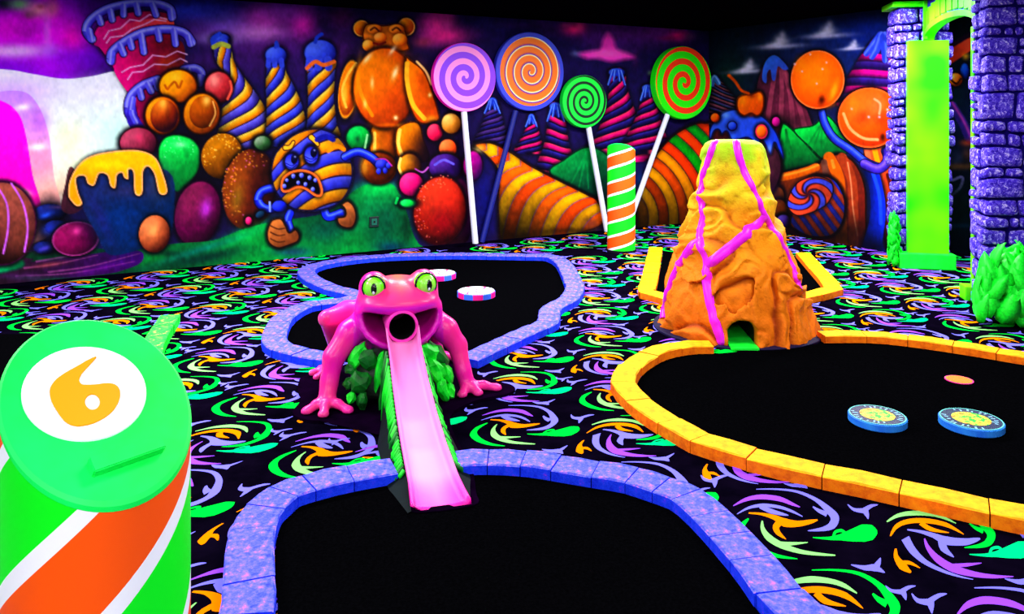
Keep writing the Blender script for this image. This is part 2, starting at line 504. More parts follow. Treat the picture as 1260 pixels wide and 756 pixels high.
def vg(y0, c0, y1, c1):
    c0, c1 = np.asarray(c0, float), np.asarray(c1, float)
    return lambda X, Y, d: c0 + (c1 - c0) * np.clip((Y - y0) / (y1 - y0), 0, 1)[:, None]

def lg(x0, y0, c0, x1, y1, c1, rim=None, rw=5.0):
    c0, c1 = np.asarray(c0, float), np.asarray(c1, float); ex, ey = x1 - x0, y1 - y0; L = ex * ex + ey * ey
    def f(X, Y, d):
        c = c0 + (c1 - c0) * np.clip(((X - x0) * ex + (Y - y0) * ey) / L, 0, 1)[:, None]
        if rim is not None:
            w = np.clip(1 - d / rw, 0, 1)[:, None] ** 1.5; c = c * (1 - w) + np.asarray(rim, float) * w
        return c
    return f

RS = np.random.RandomState(5)
def sugar(cx, cy, rx, ry, n, cols, r=0.9, rot=0, rim=0.0, half=None):
    for k in range(n):
        a = RS.uniform(0, 2 * math.pi); q = math.sqrt(RS.uniform(rim, .95))
        u, v = q * math.cos(a), q * math.sin(a)
        if half is not None and u * half[0] + v * half[1] < RS.uniform(-.35, .25): continue
        c, s = math.cos(math.radians(rot)), math.sin(math.radians(rot))
        x, y = cx + u * rx * c - v * ry * s, cy + u * rx * s + v * ry * c
        soft(x, y, r * RS.uniform(.7, 1.3), r * RS.uniform(.7, 1.3), cols[RS.randint(len(cols))], .75)

def spire(axis, n, k, ca, cb, line=(40, 15, 30), p=1.0, bulge=.12, halo=.75, lilac=None):
    """twisted candy spire: axis = [(x, y, half width)] from the tip down"""
    A = np.array(axis, float); L = [(x - h, y) for x, y, h in axis]; R = [(x + h, y) for x, y, h in axis]
    y0, y1 = A[0, 1], A[-1, 1]
    def f(X, Y, d):
        cx = np.interp(Y, A[:, 1], A[:, 0]); hw = np.interp(Y, A[:, 1], A[:, 2])
        s = np.clip((X - cx) / hw, -1, 1)
        t = np.clip((Y - y0) / (y1 - y0), 0, 1) ** p
        ph = n * t + k * s + bulge * s ** 3
        fr = ph % 1.0; band = fr < .5; q = (fr * 2) % 1.0
        c = np.where(band[:, None], tri(1 - q, *ca), tri(1 - q, *cb))
        e = np.clip(1.3 - np.minimum(q, 1 - q) * (y1 - y0) / n / 2 / 1.1, 0, 1)[:, None]
        c = c * (1 - e) + np.asarray(line, float) * e
        w = np.clip(np.abs(s) - .55, 0, 1)[:, None] * 1.1
        return c * (1 - w * .8)
    poly(L + R[::-1], f, True, halo=halo)

BLU3 = ((20, 20, 120), (75, 85, 225), (130, 140, 255))
PER3 = ((50, 30, 130), (105, 95, 215), (160, 150, 255))
YEL3 = ((200, 100, 10), (255, 185, 35), (255, 245, 140))
ORA3 = ((150, 50, 0), (255, 120, 10), (255, 175, 60))

def fill_walls_sky():
    X, Y = K.X, K.Y
    b = np.zeros((len(X), 3)); b[:] = (20, 12, 62)
    K.C = b
    P = np.stack([X / 90, Y / 45, X * 0], -1)
    n1 = vnoise(P, 1.0, 3); n2 = vnoise(P, 2.3, 9)
    w = np.clip((n1 * .7 + n2 * .3 - .48) * 3.0, 0, 1) * np.clip(1 - (Y - 20) / 90, 0, 1) * (X < 872)
    K.C = K.C * (1 - w[:, None] * .75) + np.array((135, 40, 170)) * w[:, None] * .75

def paint_back():
    fill_walls_sky()
    # glowing left end: violet sky, magenta haze, pale hill and archway -------------
    fig('painted_sky_glow')
    ix = S(-400, -80, 160, 130); t = np.clip((150 - K.X[ix]) / 70, 0, 1)
    put(ix, t * np.clip((104 - K.Y[ix]) / 8 + .5, 0, 1), (112, 6, 205))
    soft(10, 35, 60, 30, (255, 0, 245), 1.0); soft(64, 45, 30, 42, (255, 0, 255), .9); soft(90, 50, 16, 22, (255, 0, 190), .85)
    soft(30, 38, 24, 12, (140, 0, 150), .5)
    soft(20, 63, 52, 9, (235, 175, 255), 1.0); soft(58, 40, 6, 24, (230, 130, 255), .6); soft(62, 62, 9, 10, (200, 130, 255), .5)
    soft(4, 4, 14, 9, (15, 20, 40), .95); soft(25, 5, 14, 8, (110, 220, 120), .85); soft(47, 12, 16, 10, (255, 150, 190), .95); soft(65, 10, 9, 12, (240, 110, 170), .8)
    soft(36, 18, 7, 6, (90, 60, 60), .6); soft(50, 8, 5, 3, (190, 60, 110), .7)
    soft(95, 70, 45, 14, (110, 0, 215), .7); soft(120, 20, 22, 30, (50, 5, 90), .7)
    soft(235, 12, 54, 14, (45, 55, 205), .8); soft(285, 32, 34, 15, (125, 85, 215), .75); soft(270, 47, 24, 7, (175, 150, 235), .75)
    soft(325, 24, 26, 19, (225, 65, 205), .85); soft(372, 28, 15, 17, (240, 40, 190), .9); soft(318, 40, 30, 9, (240, 150, 245), .7); soft(352, 14, 30, 11, (160, 60, 205), .7); soft(420, 60, 16, 26, (80, 25, 110), .6)
    soft(420, 20, 18, 16, (70, 15, 70), .8); soft(536, 30, 18, 17, (255, 60, 180), .95); soft(548, 44, 26, 11, (255, 50, 160), .95); soft(520, 52, 12, 6, (190, 60, 90), .6); soft(552, 24, 8, 12, (230, 70, 170), .6)
    soft(600, 28, 24, 8, (30, 25, 90), .7); soft(640, 30, 30, 6, (60, 30, 110), .4)
    fig('painted_pink_cloud')
    poly([(711, 66), (726, 63), (738, 60), (742, 48), (748, 40), (755, 48), (759, 60), (774, 66), (781, 71), (764, 74), (752, 76), (735, 72), (722, 72)], lg(740, 40, (235, 60, 185), 750, 75, (255, 60, 200)), edge=3.2)
    soft(748, 66, 20, 5, (255, 120, 215), .6)
    soft(706, 36, 13, 7, (255, 40, 140), .95); soft(696, 31, 6, 3, (200, 60, 150), .6); soft(714, 32, 6, 6, (235, 60, 140), .7)
    soft(835, 44, 11, 6, (255, 25, 150), .95); soft(822, 47, 12, 3, (120, 15, 80), .7); soft(848, 45, 8, 4, (90, 60, 110), .7)
    soft(708, 66, 6, 4, (110, 120, 190), .6); soft(782, 72, 4, 10, (80, 20, 90), .5); soft(800, 90, 3, 3, (90, 140, 90), .7)
    # pale glowing hill
    fig('painted_pale_hill')
    poly([(-400, 84), (-120, 80), (0, 85), (40, 91), (78, 97), (112, 94), (150, 88), (175, 110), (185, 150), (172, 205), (130, 235), (40, 262), (-120, 290), (-400, 300)],
         lg(40, 90, (236, 226, 255), 120, 230, (226, 255, 232)))
    soft(15, 112, 45, 14, (222, 180, 255), .9); soft(140, 165, 26, 20, (205, 255, 240), .8); soft(85, 175, 22, 30, (245, 252, 200), .85); soft(75, 230, 18, 20, (255, 190, 150), .7); soft(118, 110, 30, 14, (240, 238, 255), .9)
    fig('painted_pink_arch')
    poly([(-90, 150), (-20, 118), (25, 112), (46, 128), (60, 165), (66, 215), (74, 262), (40, 300), (-90, 300)], lg(40, 120, (205, 140, 255), 62, 240, (255, 170, 160)))
    soft(48, 150, 12, 18, (190, 100, 235), .7); soft(48, 200, 14, 20, (255, 140, 190), .6); soft(60, 235, 14, 20, (255, 190, 170), .5)
    poly([(-80, 150), (-20, 124), (6, 126), (24, 142), (33, 172), (40, 215), (50, 262), (20, 300), (-80, 300)], vg(125, (250, 0, 250), 250, (255, 20, 170)))
    soft(28, 132, 10, 4, (255, 245, 255), .9, -10); soft(47, 181, 11, 4.5, (255, 255, 255), .95, -5); soft(30, 237, 9, 4, (255, 230, 220), .8, 15); soft(42, 165, 10, 2.5, (235, 160, 255), .6)
    # layer cake -------------------------------------------------------------------
    fig('painted_layer_cake')
    K1 = (30, 5, 60)
    poly([(113, 52), (122, 30), (160, 14), (208, 16), (212, 40), (220, 62), (222, 88), (226, 110), (212, 118), (190, 160), (165, 168), (158, 118), (137, 82), (120, 58)],
         lg(120, 60, (225, 10, 150), 225, 60, (120, 20, 40)), line=K1, halo=.5)
    poly([(118, 50), (160, 28), (208, 22), (210, 36), (172, 44), (136, 58), (122, 58)], lg(120, 50, (200, 20, 140), 208, 25, (235, 90, 80)))
    poly([(140, 82), (165, 62), (200, 48), (224, 52), (226, 78), (204, 86), (180, 90), (166, 112), (156, 112)], lg(140, 90, (235, 10, 150), 226, 55, (110, 25, 35)))
    soft(205, 78, 14, 10, (190, 70, 30), .8); soft(195, 55, 14, 8, (120, 20, 40), .6); soft(160, 82, 10, 10, (235, 20, 130), .6)
    W = (245, 190, 240)
    for z in ([(128, 48), (134, 38), (148, 35), (160, 24), (172, 26), (184, 18), (206, 24)], [(131, 53), (136, 46), (152, 44), (162, 36), (178, 30), (190, 24), (204, 26)],
              [(150, 89), (160, 83), (176, 80), (188, 68), (204, 70), (218, 63), (230, 67)], [(157, 98), (163, 89), (176, 88), (190, 79), (206, 80), (222, 72), (230, 76)]):
        stroke(z, .75, W, smooth=False, own=False)
    ICE, ICH, ICD = (110, 105, 240), (175, 175, 255), (60, 40, 170)
    for arcp, dr in (([(113, 48), (106, 38), (112, 24), (132, 11), (162, 4), (190, 4), (208, 10), (212, 20)], [(110, 38, 112, 48), (122, 22, 124, 28), (136, 14, 138, 24), (152, 8, 152, 18), (168, 6, 170, 16), (188, 6, 192, 18), (210, 14, 211, 22)]),
                     ([(136, 74), (138, 64), (152, 52), (176, 40), (204, 36), (226, 40), (236, 52)], [(138, 66, 137, 76), (148, 56, 152, 66), (160, 50, 162, 58), (174, 44, 177, 64), (194, 38, 196, 48), (214, 38, 216, 54), (232, 46, 234, 54)]),
                     ([(166, 148), (158, 138), (160, 120), (174, 106), (194, 98)], [(162, 130, 166, 150), (172, 112, 174, 120), (182, 104, 186, 112), (192, 100, 194, 108)]),
                     ([(226, 86), (240, 84), (248, 90), (246, 102)], [(232, 86, 232, 96)])):
        stroke(arcp, 6.2, K1); 
        for x0, y0, x1, y1 in dr: stroke([(x0, y0), (x1, y1)], 5.2, K1, smooth=False)
        stroke(arcp, 5, ICE, hi=ICH, dark=ICD)
        for x0, y0, x1, y1 in dr: stroke([(x0, y0), (x1, y1)], 4, ICE, hi=ICH, smooth=False)
    poly([(158, 132), (166, 120), (168, 140), (178, 158), (164, 160), (156, 148)], (70, 40, 190)); stroke([(164, 122), (162, 138), (167, 150)], 3.5, ICE, hi=ICH)
    # twisted spires -----------------------------------------------------------------
    fig('painted_twisted_spire')
    spire([(272, 48, 9), (274, 62, 11), (277, 76, 11), (287, 92, 11), (295, 112, 18), (300, 135, 27), (301, 160, 32), (300, 180, 34)], 4.7, .60, YEL3, PER3, p=1.25)
    spire([(340, 74, 9), (340, 88, 12), (344, 105, 17), (349, 125, 21), (352, 150, 24), (352, 178, 22)], 4.2, .58, YEL3, BLU3, p=1.15)
    spire([(395, 74, 16), (395, 90, 17), (395, 120, 16), (396, 150, 18), (398, 172, 19)], 3.5, .50, BLU3, YEL3)
    for cx, cy, rx, ry in ((272, 47, 12, 7), (339.5, 68, 14.5, 12), (394, 65, 21, 17)):
        ball(cx, cy, rx, ry, (25, 25, 130), (70, 95, 230), (120, 150, 255), halo=.6, line=(20, 15, 70))
        for k in (-.6, -.1, .45): stroke([(cx + k * rx, cy + ry * .5), (cx + k * rx * 1.1, cy + ry * 1.05)], rx * .22, (75, 95, 225), smooth=False)
    stroke([(263, 55), (262, 48), (270, 42)], 3, (60, 90, 220)); stroke([(339, 58), (340, 52), (342, 57)], 2, (60, 90, 220)); stroke([(388, 52), (390, 46), (396, 42)], 2.2, (50, 80, 210))
    stroke([(378, 84), (388, 76), (398, 80), (411, 76)], 2.5, (240, 130, 60)); stroke([(263, 58), (272, 54), (281, 57)], 3, (190, 200, 90))
    # ball cluster -------------------------------------------------------------------
    fig('painted_candy_cluster')
    soft(225, 130, 36, 44, (6, 3, 12), .9); soft(240, 172, 26, 14, (6, 3, 12), .95)
    ball(269, 107, 18, 20, (90, 15, 30), (200, 60, 70), (250, 130, 130), line=(60, 10, 20), hl=(-.3, -.4, .3, (255, 170, 160)))
    stroke([(283, 100), (285, 110), (280, 122)], 1.5, (240, 110, 90), own=False)
    ball(219, 106, 24, 21, (150, 60, 0), (240, 150, 5), (255, 205, 40), line=(70, 25, 0), hl=(-.1, -.5, .3, (255, 200, 60)))
    stroke([(203, 105), (206, 110), (209, 106), (215, 101), (220, 108), (224, 100)], 1.4, (200, 105, 0), own=False)
    ball(200, 142, 22, 24, (120, 40, 20), (225, 110, 10), (255, 190, 40), line=(70, 20, 0), lx=-.7)
    ball(202, 143, 17, 20, (60, 12, 30), (150, 50, 20), (245, 140, 40), halo=0, hl=(-.1, -.8, .3, (255, 200, 90)), ly=-.8)
    ball(248, 140, 23, 26, (150, 60, 0), (230, 130, 10), (255, 190, 40), rot=10, line=(70, 25, 0))
    ball(250, 138, 17, 20, (90, 35, 0), (165, 75, 0), (230, 130, 20), rot=10, halo=0, hl=(.1, -.75, .3, (255, 210, 110)))
    stroke([(262, 125), (265, 140), (258, 155)], 1.0, (250, 190, 110), own=False)
    # gumdrops and eggs -----------------------------------------------------------------
    fig('painted_gumdrop')
    soft(240, 230, 70, 60, (4, 3, 10), .95)
    ball(170, 176, 24, 20, (60, 10, 40), (150, 50, 80), (220, 110, 140), line=(30, 5, 20)); soft(172, 170, 5, 6, (240, 80, 130), .6)
    poly([(195, 196), (196, 180), (204, 169), (220, 166), (237, 172), (246, 186), (244, 208), (232, 226), (218, 236), (206, 226), (198, 212)],
         lg(205, 170, (40, 245, 110), 235, 235, (0, 95, 40), rim=(0, 70, 30), rw=3), halo=.9)
    soft(222, 178, 8, 4, (190, 255, 200), .7); sugar(219, 188, 22, 20, 60, [(170, 255, 190), (90, 255, 140)], .9, half=(-.2, -.8)); soft(230, 190, 4, 7, (0, 120, 50), .6)
    ball(273, 192, 25, 28, (60, 30, 0), (150, 90, 10), (215, 150, 30), rot=20, lx=-.4, ly=-.6); sugar(273, 190, 24, 27, 110, [(255, 200, 60), (255, 225, 130), (230, 160, 40)], .9, 20, .1, (-.4, -.6))
    soft(279, 200, 9, 12, (80, 45, 5), .6)
    ball(307, 233, 33, 50, (35, 8, 12), (105, 40, 20), (190, 110, 30), rot=8, lx=-.8, ly=-.3); sugar(304, 230, 31, 48, 150, [(255, 190, 70), (255, 150, 90), (230, 120, 190), (240, 170, 60)], .95, 8, .25, (-.8, -.35))
    soft(292, 245, 7, 18, (150, 130, 40), .6, 10); soft(318, 240, 12, 28, (60, 8, 20), .7)
    ball(243, 263, 29, 42, (30, 2, 26), (105, 12, 75), (160, 60, 100), rot=12, line=(25, 3, 30), hl=(.3, -.2, .24, (190, 70, 200)))
    ball(323, 176, 12, 10, (10, 40, 20), (60, 110, 60), (200, 210, 190), line=(5, 20, 10))
    # sweet ground on the left -------------------------------------------------------------
    fig('painted_ground')
    poly([(-400, 300), (0, 312), (60, 300), (150, 308), (215, 300), (262, 296), (300, 282), (340, 272), (400, 262), (440, 232), (470, 224), (488, 232), (500, 260), (515, 300), (560, 340), (300, 380), (-400, 380)],
         lg(150, 320, (10, 70, 45), 330, 290, (0, 150, 70)))
    soft(185, 318, 30, 10, (0, 140, 60), .8, -8); soft(300, 290, 40, 8, (0, 190, 90), .75, -24); soft(245, 308, 60, 5, (0, 130, 120), .7, -18); soft(330, 300, 24, 14, (0, 165, 70), .7)
    soft(455, 240, 24, 14, (0, 220, 100), .8); soft(468, 230, 20, 6, (0, 235, 110), .8); soft(400, 285, 30, 16, (0, 70, 70), .7); soft(470, 290, 22, 14, (0, 90, 70), .6); soft(435, 296, 18, 10, (0, 130, 60), .6)
    soft(475, 268, 26, 26, (0, 78, 62), .8); soft(455, 256, 14, 18, (0, 130, 80), .6); soft(420, 268, 18, 12, (0, 70, 80), .6); soft(482, 305, 20, 8, (10, 30, 110), .6); soft(250, 318, 50, 7, (2, 40, 45), .7, -12); soft(210, 312, 14, 4, (0, 40, 40), .6); soft(360, 310, 24, 6, (60, 40, 140), .5); soft(500, 280, 10, 24, (5, 40, 30), .7)
    poly([(-400, 312), (0, 316), (40, 322), (90, 316), (150, 308), (176, 312), (160, 330), (60, 345), (-400, 380)], lg(0, 320, (50, 25, 45), 170, 320, (70, 10, 110)))
    for z in ([(30, 330), (70, 325), (120, 314)], [(60, 335), (110, 328), (172, 312)], [(20, 340), (90, 336), (165, 322)], [(45, 322), (80, 316), (105, 312)]):
        stroke(z, 1.3, (150, 80, 140), .5, own=False, alpha=.8)
    soft(60, 326, 22, 3, (150, 80, 70), .6, -8); soft(125, 330, 30, 4, (110, 20, 150), .7, -14); soft(20, 340, 30, 4, (90, 40, 110), .6); soft(70, 346, 22, 4, (0, 120, 60), .8); soft(35, 342, 24, 3, (60, 60, 80), .6)
    poly([(-60, 312), (10, 315), (28, 320), (20, 332), (-60, 342)], lg(0, 315, (0, 225, 140), 20, 335, (0, 110, 70)), edge=2)
    fig('painted_dark_berry')
    soft(62, 275, 26, 34, (5, 3, 16), 1.0, 0, 4)
    for a in ((62, 262, 20, 11), (70, 280, 15, 9), (55, 305, 14, 8)): ball(*a, (4, 3, 20), (10, 20, 70), (60, 80, 190), halo=.6)
    soft(56, 265, 9, 3, (60, 110, 230), .8, -20); soft(74, 255, 14, 2.5, (120, 80, 120), .6); soft(60, 283, 8, 6, (50, 70, 190), .7); soft(55, 306, 9, 3, (120, 100, 230), .7, -20)
    fig('painted_chocolate_egg')
    ball(2, 275, 43, 52, (35, 10, 14), (120, 60, 60), (190, 110, 90), line=(60, 10, 60), lx=.1, ly=-.7)
    soft(22, 290, 14, 24, (150, 85, 60), .5)
    for z in ([(-6, 226), (8, 250), (10, 280), (4, 312)], [(14, 226), (28, 250), (34, 280), (30, 310)]): stroke(z, 1.2, (215, 120, 235), own=False)
    ball(93, 294, 29, 21, (50, 2, 40), (130, 10, 85), (180, 40, 120), line=(170, 70, 140), hl=(.1, -.45, .2, (255, 90, 180)), rot=-8)
    # cupcake -----------------------------------------------------------------------
    fig('painted_cupcake')
    soft(150, 250, 60, 55, (5, 4, 22), .8, 0, 4)
    poly([(88, 205), (80, 228), (76, 258), (94, 262), (108, 240)], lg(80, 210, (110, 60, 70), 100, 260, (60, 25, 45)))
    poly([(94, 215), (130, 212), (206, 210), (214, 262), (204, 296), (176, 306), (136, 314), (120, 290), (100, 250)], lg(100, 230, (38, 52, 110), 200, 300, (2, 40, 85)), edge=1)
    soft(150, 275, 30, 26, (0, 60, 130), .7); soft(195, 225, 14, 20, (75, 80, 100), .7); soft(160, 235, 30, 8, (70, 60, 110), .6); soft(125, 270, 8, 30, (50, 40, 120), .5, -25)
    YG = vg(186, (255, 205, 20), 225, (255, 170, 0))
    poly([(84, 240), (86, 222), (96, 204), (112, 192), (140, 186), (170, 185), (190, 193), (200, 212), (206, 236), (196, 238), (190, 215), (182, 205), (176, 212), (175, 238), (166, 238), (164, 212), (158, 209), (158, 220), (153, 219), (150, 213), (144, 216), (142, 231), (136, 229), (132, 216), (122, 214), (116, 228), (108, 226), (104, 217), (94, 219), (96, 236), (101, 250), (95, 254), (88, 248)],
         lambda X, Y, d: YG(X, Y, d) * (1 - np.clip(1 - d / 1.8, 0, 1)[:, None] * .0), line=(255, 190, 130), lw=1.6, halo=.6)
    soft(130, 203, 26, 6, (255, 225, 30), .6); soft(165, 195, 16, 5, (255, 190, 0), .6)
    fig('painted_chocolate_egg')
    ball(190, 288, 19, 23, (70, 20, 15), (185, 100, 60), (245, 165, 110), rot=6, hl=(-.1, -.2, .3, (255, 175, 110)))
    # bear -------------------------------------------------------------------------
    fig('painted_gummy_bear')
    BR = ((120, 35, 0), (222, 105, 5), (255, 185, 45)); BD = (70, 18, 0)
    soft(478, 105, 50, 62, (25, 6, 12), .75)
    poly([(457, 155), (488, 152), (486, 196), (458, 198)], lg(457, 170, (240, 150, 20), 488, 170, (90, 25, 0)), line=BD, halo=.6)
    stroke([(461, 164), (461, 190)], 2.0, (255, 210, 100), own=False); soft(476, 172, 6, 12, (225, 120, 10), .7)
    poly([(490, 156), (514, 150), (522, 172), (528, 198), (494, 198), (486, 178)], lg(490, 160, (250, 170, 30), 526, 190, (140, 50, 0)), line=BD, halo=.6)
    stroke([(492, 160), (490, 176), (495, 192)], 2.2, (255, 215, 110), own=False); soft(512, 182, 6, 14, (225, 120, 15), .6)
    ball(466, 207, 22, 20, (50, 12, 0), (110, 40, 0), (210, 110, 10), line=BD); soft(448, 205, 5, 10, (255, 190, 60), .8)
    ball(504, 205, 15, 17, (120, 45, 0), (215, 120, 10), (255, 200, 70), line=BD); stroke([(493, 195), (491, 206), (495, 216)], 1.6, (255, 225, 130), own=False)
    ball(429, 110, 12, 36, *BR, rot=8, line=(255, 170, 40), lw=1.2); soft(424, 118, 4, 16, (255, 210, 90), .8); stroke([(438, 78), (428, 92), (421, 112), (426, 132)], 1.5, (255, 205, 90), own=False); soft(436, 112, 3, 22, (110, 35, 0), .7, 5)
    ball(445, 35, 10, 10, *BR, line=(255, 185, 90)); ball(500, 33, 10.5, 11, *BR, line=(255, 190, 110)); soft(445, 37, 4, 4, (160, 60, 10), .6); soft(499, 36, 4, 5, (170, 70, 20), .6)
    poly([(446, 40), (452, 29), (472, 31), (492, 29), (500, 40), (502, 52), (502, 62), (474, 66), (450, 62), (447, 52)], lg(455, 30, (245, 150, 50), 490, 62, (215, 110, 20)), line=BD, halo=.4)
    for ex in (461, 488): ball(ex, 36, 9.5, 6, (150, 55, 10), (235, 135, 35), (255, 190, 90), halo=.25); stroke([(ex - 5, 37), (ex, 34), (ex + 5, 38)], 1.1, (90, 35, 20), own=False)
    ball(468, 46, 8, 6, (160, 60, 5), (240, 140, 40), (255, 210, 130), halo=.2); ball(492, 49, 9, 8, (170, 70, 5), (245, 150, 40), (255, 215, 120), halo=.2); ball(453, 56, 7, 7, (160, 60, 5), (240, 150, 40), (255, 220, 120), halo=.4)
    stroke([(460, 53), (467, 54.5), (474, 52)], 1.4, (110, 20, 10), own=False); soft(467, 55, 5, 2.5, (170, 40, 30), .7)
    ball(473, 108, 39, 50, *BR, line=BD, lx=-.45, ly=-.35)
    stroke([(440, 98), (446, 120), (458, 142)], 2.2, (255, 170, 40), own=False, alpha=.8); soft(484, 130, 16, 22, (190, 75, 0), .6); soft(465, 100, 14, 22, (225, 110, 5), .5); soft(480, 66, 12, 6, (215, 100, 40), .6); soft(497, 78, 8, 14, (150, 60, 10), .6)
    soft(486, 90, 3.5, 9, (255, 240, 190), .9, 20); soft(452, 72, 3, 9, (255, 235, 190), .8, 40); soft(483, 62, 2.5, 7, (255, 230, 200), .8, 35); soft(458, 102, 2.5, 8, (255, 225, 160), .8); soft(449, 128, 2.5, 6, (255, 225, 150), .7); soft(487, 145, 3, 3, (255, 240, 190), .9)
    soft(440, 100, 3.5, 26, (250, 160, 30), .8, 6); soft(478, 154, 18, 3, (255, 140, 10), .6)
    poly([(499, 72), (506, 74), (522, 88), (532, 112), (540, 138), (540, 148), (528, 153), (514, 150), (504, 132), (498, 105)], lg(500, 100, (250, 150, 25), 530, 130, (200, 85, 5)), line=BD, halo=.6)
    stroke([(501, 78), (501, 100), (508, 128), (522, 146)], 2.8, (255, 195, 60), own=False); soft(519, 100, 8, 18, (205, 85, 5), .7, -15); soft(530, 146, 8, 4, (255, 190, 60), .7); soft(529, 117, 2.5, 3, (255, 240, 170), .9); stroke([(513, 76), (524, 88), (531, 104)], 1.4, (255, 200, 120), own=False)
    # snow cones behind the rolls -------------------------------------------------------
    fig('painted_snow_cone')
    DB3 = ((8, 5, 40), (40, 28, 110), (80, 70, 190)); PK3 = ((90, 5, 60), (225, 20, 140), (255, 110, 120)); GP3 = ((30, 15, 60), (85, 55, 130), (130, 95, 170))
    for ax, n, k, c1, c2 in (([(606, 122, 5), (607, 140, 10), (606, 160, 16), (604, 182, 22)], 5, .3, GP3, DB3), ([(654, 142, 3), (655, 156, 7), (653, 172, 13), (652, 188, 18)], 4, .3, PK3, DB3),
                             ([(684, 128, 7), (685, 150, 11), (685, 175, 15), (684, 212, 22)], 5, -.35, PK3, DB3), ([(759, 86, 9), (760, 105, 11), (763, 130, 16), (764, 160, 28), (762, 196, 42)], 6, .5, PK3, DB3), ([(797, 106, 6), (798, 124, 9), (797, 145, 15), (794, 185, 26)], 5, .3, PK3, DB3)):
        spire(ax, n, k, c1, c2, line=(20, 8, 40), halo=.6)
        x, y, h = ax[0]; x2, y2, h2 = ax[1]
        ball(x, y + 3, h + 1, 5, (20, 30, 110), (50, 80, 200), (110, 150, 255), halo=.3)
        for q in (-.95, -.35, .3, .9): stroke([(x + q * h * .6, y + 2), (x + q * h2 * 1.0, y + (y2 - y) * (.95 if abs(q) > .5 else .7))], 2.0, (45, 75, 195), 1.3, hi=(130, 170, 255), smooth=False)
    soft(722, 205, 40, 30, (4, 3, 14), .0)
    fig('painted_hill')
    poly([(676, 214), (694, 196), (716, 182), (734, 182), (752, 196), (764, 230), (764, 262), (720, 250)], lg(700, 190, (0, 160, 80), 735, 245, (0, 40, 40)), line=(0, 40, 30), halo=.5)
    for x in (700, 712, 724, 738): stroke([(722, 188), (x, 232)], 2.0, (0, 170, 90), .6, own=False, alpha=.45, smooth=False)
    # small sweets and sugared egg ---------------------------------------------------------
    fig('painted_small_sweet')
    soft(540, 195, 34, 40, (18, 4, 26), .95, 0, 4); soft(575, 215, 22, 50, (16, 6, 40), .8)
    ball(441, 170, 16, 16, (0, 60, 30), (0, 170, 70), (40, 235, 120), line=(0, 60, 40)); soft(440, 172, 3, 5, (0, 70, 40), .7); stroke([(452, 166), (449, 182)], 1.3, (160, 220, 160), own=False)
    ball(560, 262, 24, 44, (20, 3, 30), (70, 8, 60), (120, 20, 90), halo=.3)
    for a, c in (((535, 163, 11, 12), ((90, 5, 40), (215, 30, 90), (255, 120, 140))), ((555, 152, 13, 14), ((110, 60, 10), (205, 140, 50), (250, 230, 150))), ((551, 183, 12, 13), ((120, 30, 0), (235, 100, 40), (255, 170, 110))),
                 ((548, 206, 22, 18), ((15, 4, 40), (50, 15, 95), (130, 80, 190))), ((582, 204, 13, 20), ((50, 0, 50), (160, 5, 130), (225, 40, 190))), ((506, 227, 16, 16), ((80, 2, 50), (190, 15, 110), (255, 100, 170)))):
        ball(*a, *c, line=(25, 4, 20))
    stroke([(535, 203), (546, 197), (558, 202)], 1.4, (120, 110, 220), own=False); stroke([(511, 208), (520, 212), (527, 206)], .9, (190, 90, 190), own=False)
    ball(541, 259, 33, 43, (45, 3, 10), (155, 34, 22), (245, 100, 60), rot=6, lx=-.25, ly=-.6, line=(50, 5, 20)); sugar(540, 256, 32, 43, 110, [(255, 140, 150), (255, 170, 120), (255, 120, 60)], .9, 6, .35, (-.8, -.2))
    soft(545, 275, 16, 18, (130, 10, 30), .7); soft(548, 240, 12, 14, (225, 60, 40), .6)
    ball(501, 250, 11, 6, (0, 90, 40), (10, 190, 80), (90, 255, 150), line=(0, 60, 40)); stroke([(489, 244), (487, 250)], 1.6, (0, 200, 100), own=False); soft(555, 296, 26, 6, (40, 5, 10), .6)
    # striped rolls ---------------------------------------------------------------------------
    fig('painted_striped_roll')
    RC = [(255, 120, 5), (255, 190, 0), (240, 95, 5), (225, 170, 20)]
    def roll1(X, Y, d):
        v = np.maximum(Y - (178 + (X - 584) * .46), 0); lat = v
        ph = (X + 40 * (1 - np.exp(-v / 30)) + v * .12 - 584) / 14.0; i = np.floor(ph).astype(int); fr = ph - i
        c = np.array(RC, float)[i % 4]
        e = np.exp(-((fr - .04) / .06) ** 2)[:, None]; c = c * (1 - e) + np.array((205, 130, 150)) * e
        c = c * (0.80 + .25 * np.sin(fr * math.pi))[:, None]
        sh = np.clip((lat - 14) / 75, 0, 1)[:, None]
        rim = np.clip(1 - d / 5, 0, 1)[:, None]
        return np.clip(c, 0, 255) * (1 - sh * .8) * (1 - rim * .35)
    poly([(584, 179), (596, 175), (610, 177), (632, 189), (654, 204), (693, 224), (723, 239), (737, 249), (742, 276), (703, 290), (662, 300), (620, 305), (612, 257), (613, 214), (600, 194)], roll1, halo=.9, line=(30, 8, 20))
    soft(590, 183, 7, 5, (255, 230, 120), .6); soft(728, 275, 12, 8, (120, 60, 80), .6); soft(700, 284, 40, 4, (40, 20, 10), .6); soft(596, 250, 12, 44, (10, 12, 90), .9); soft(640, 292, 30, 6, (30, 12, 10), .6)
    RC2 = [(150, 90, 20), (235, 170, 20), (210, 80, 5), (245, 175, 20), (240, 100, 0), (255, 165, 10), (250, 80, 5), (20, 170, 30), (255, 85, 10), (10, 160, 40), (225, 70, 10)]
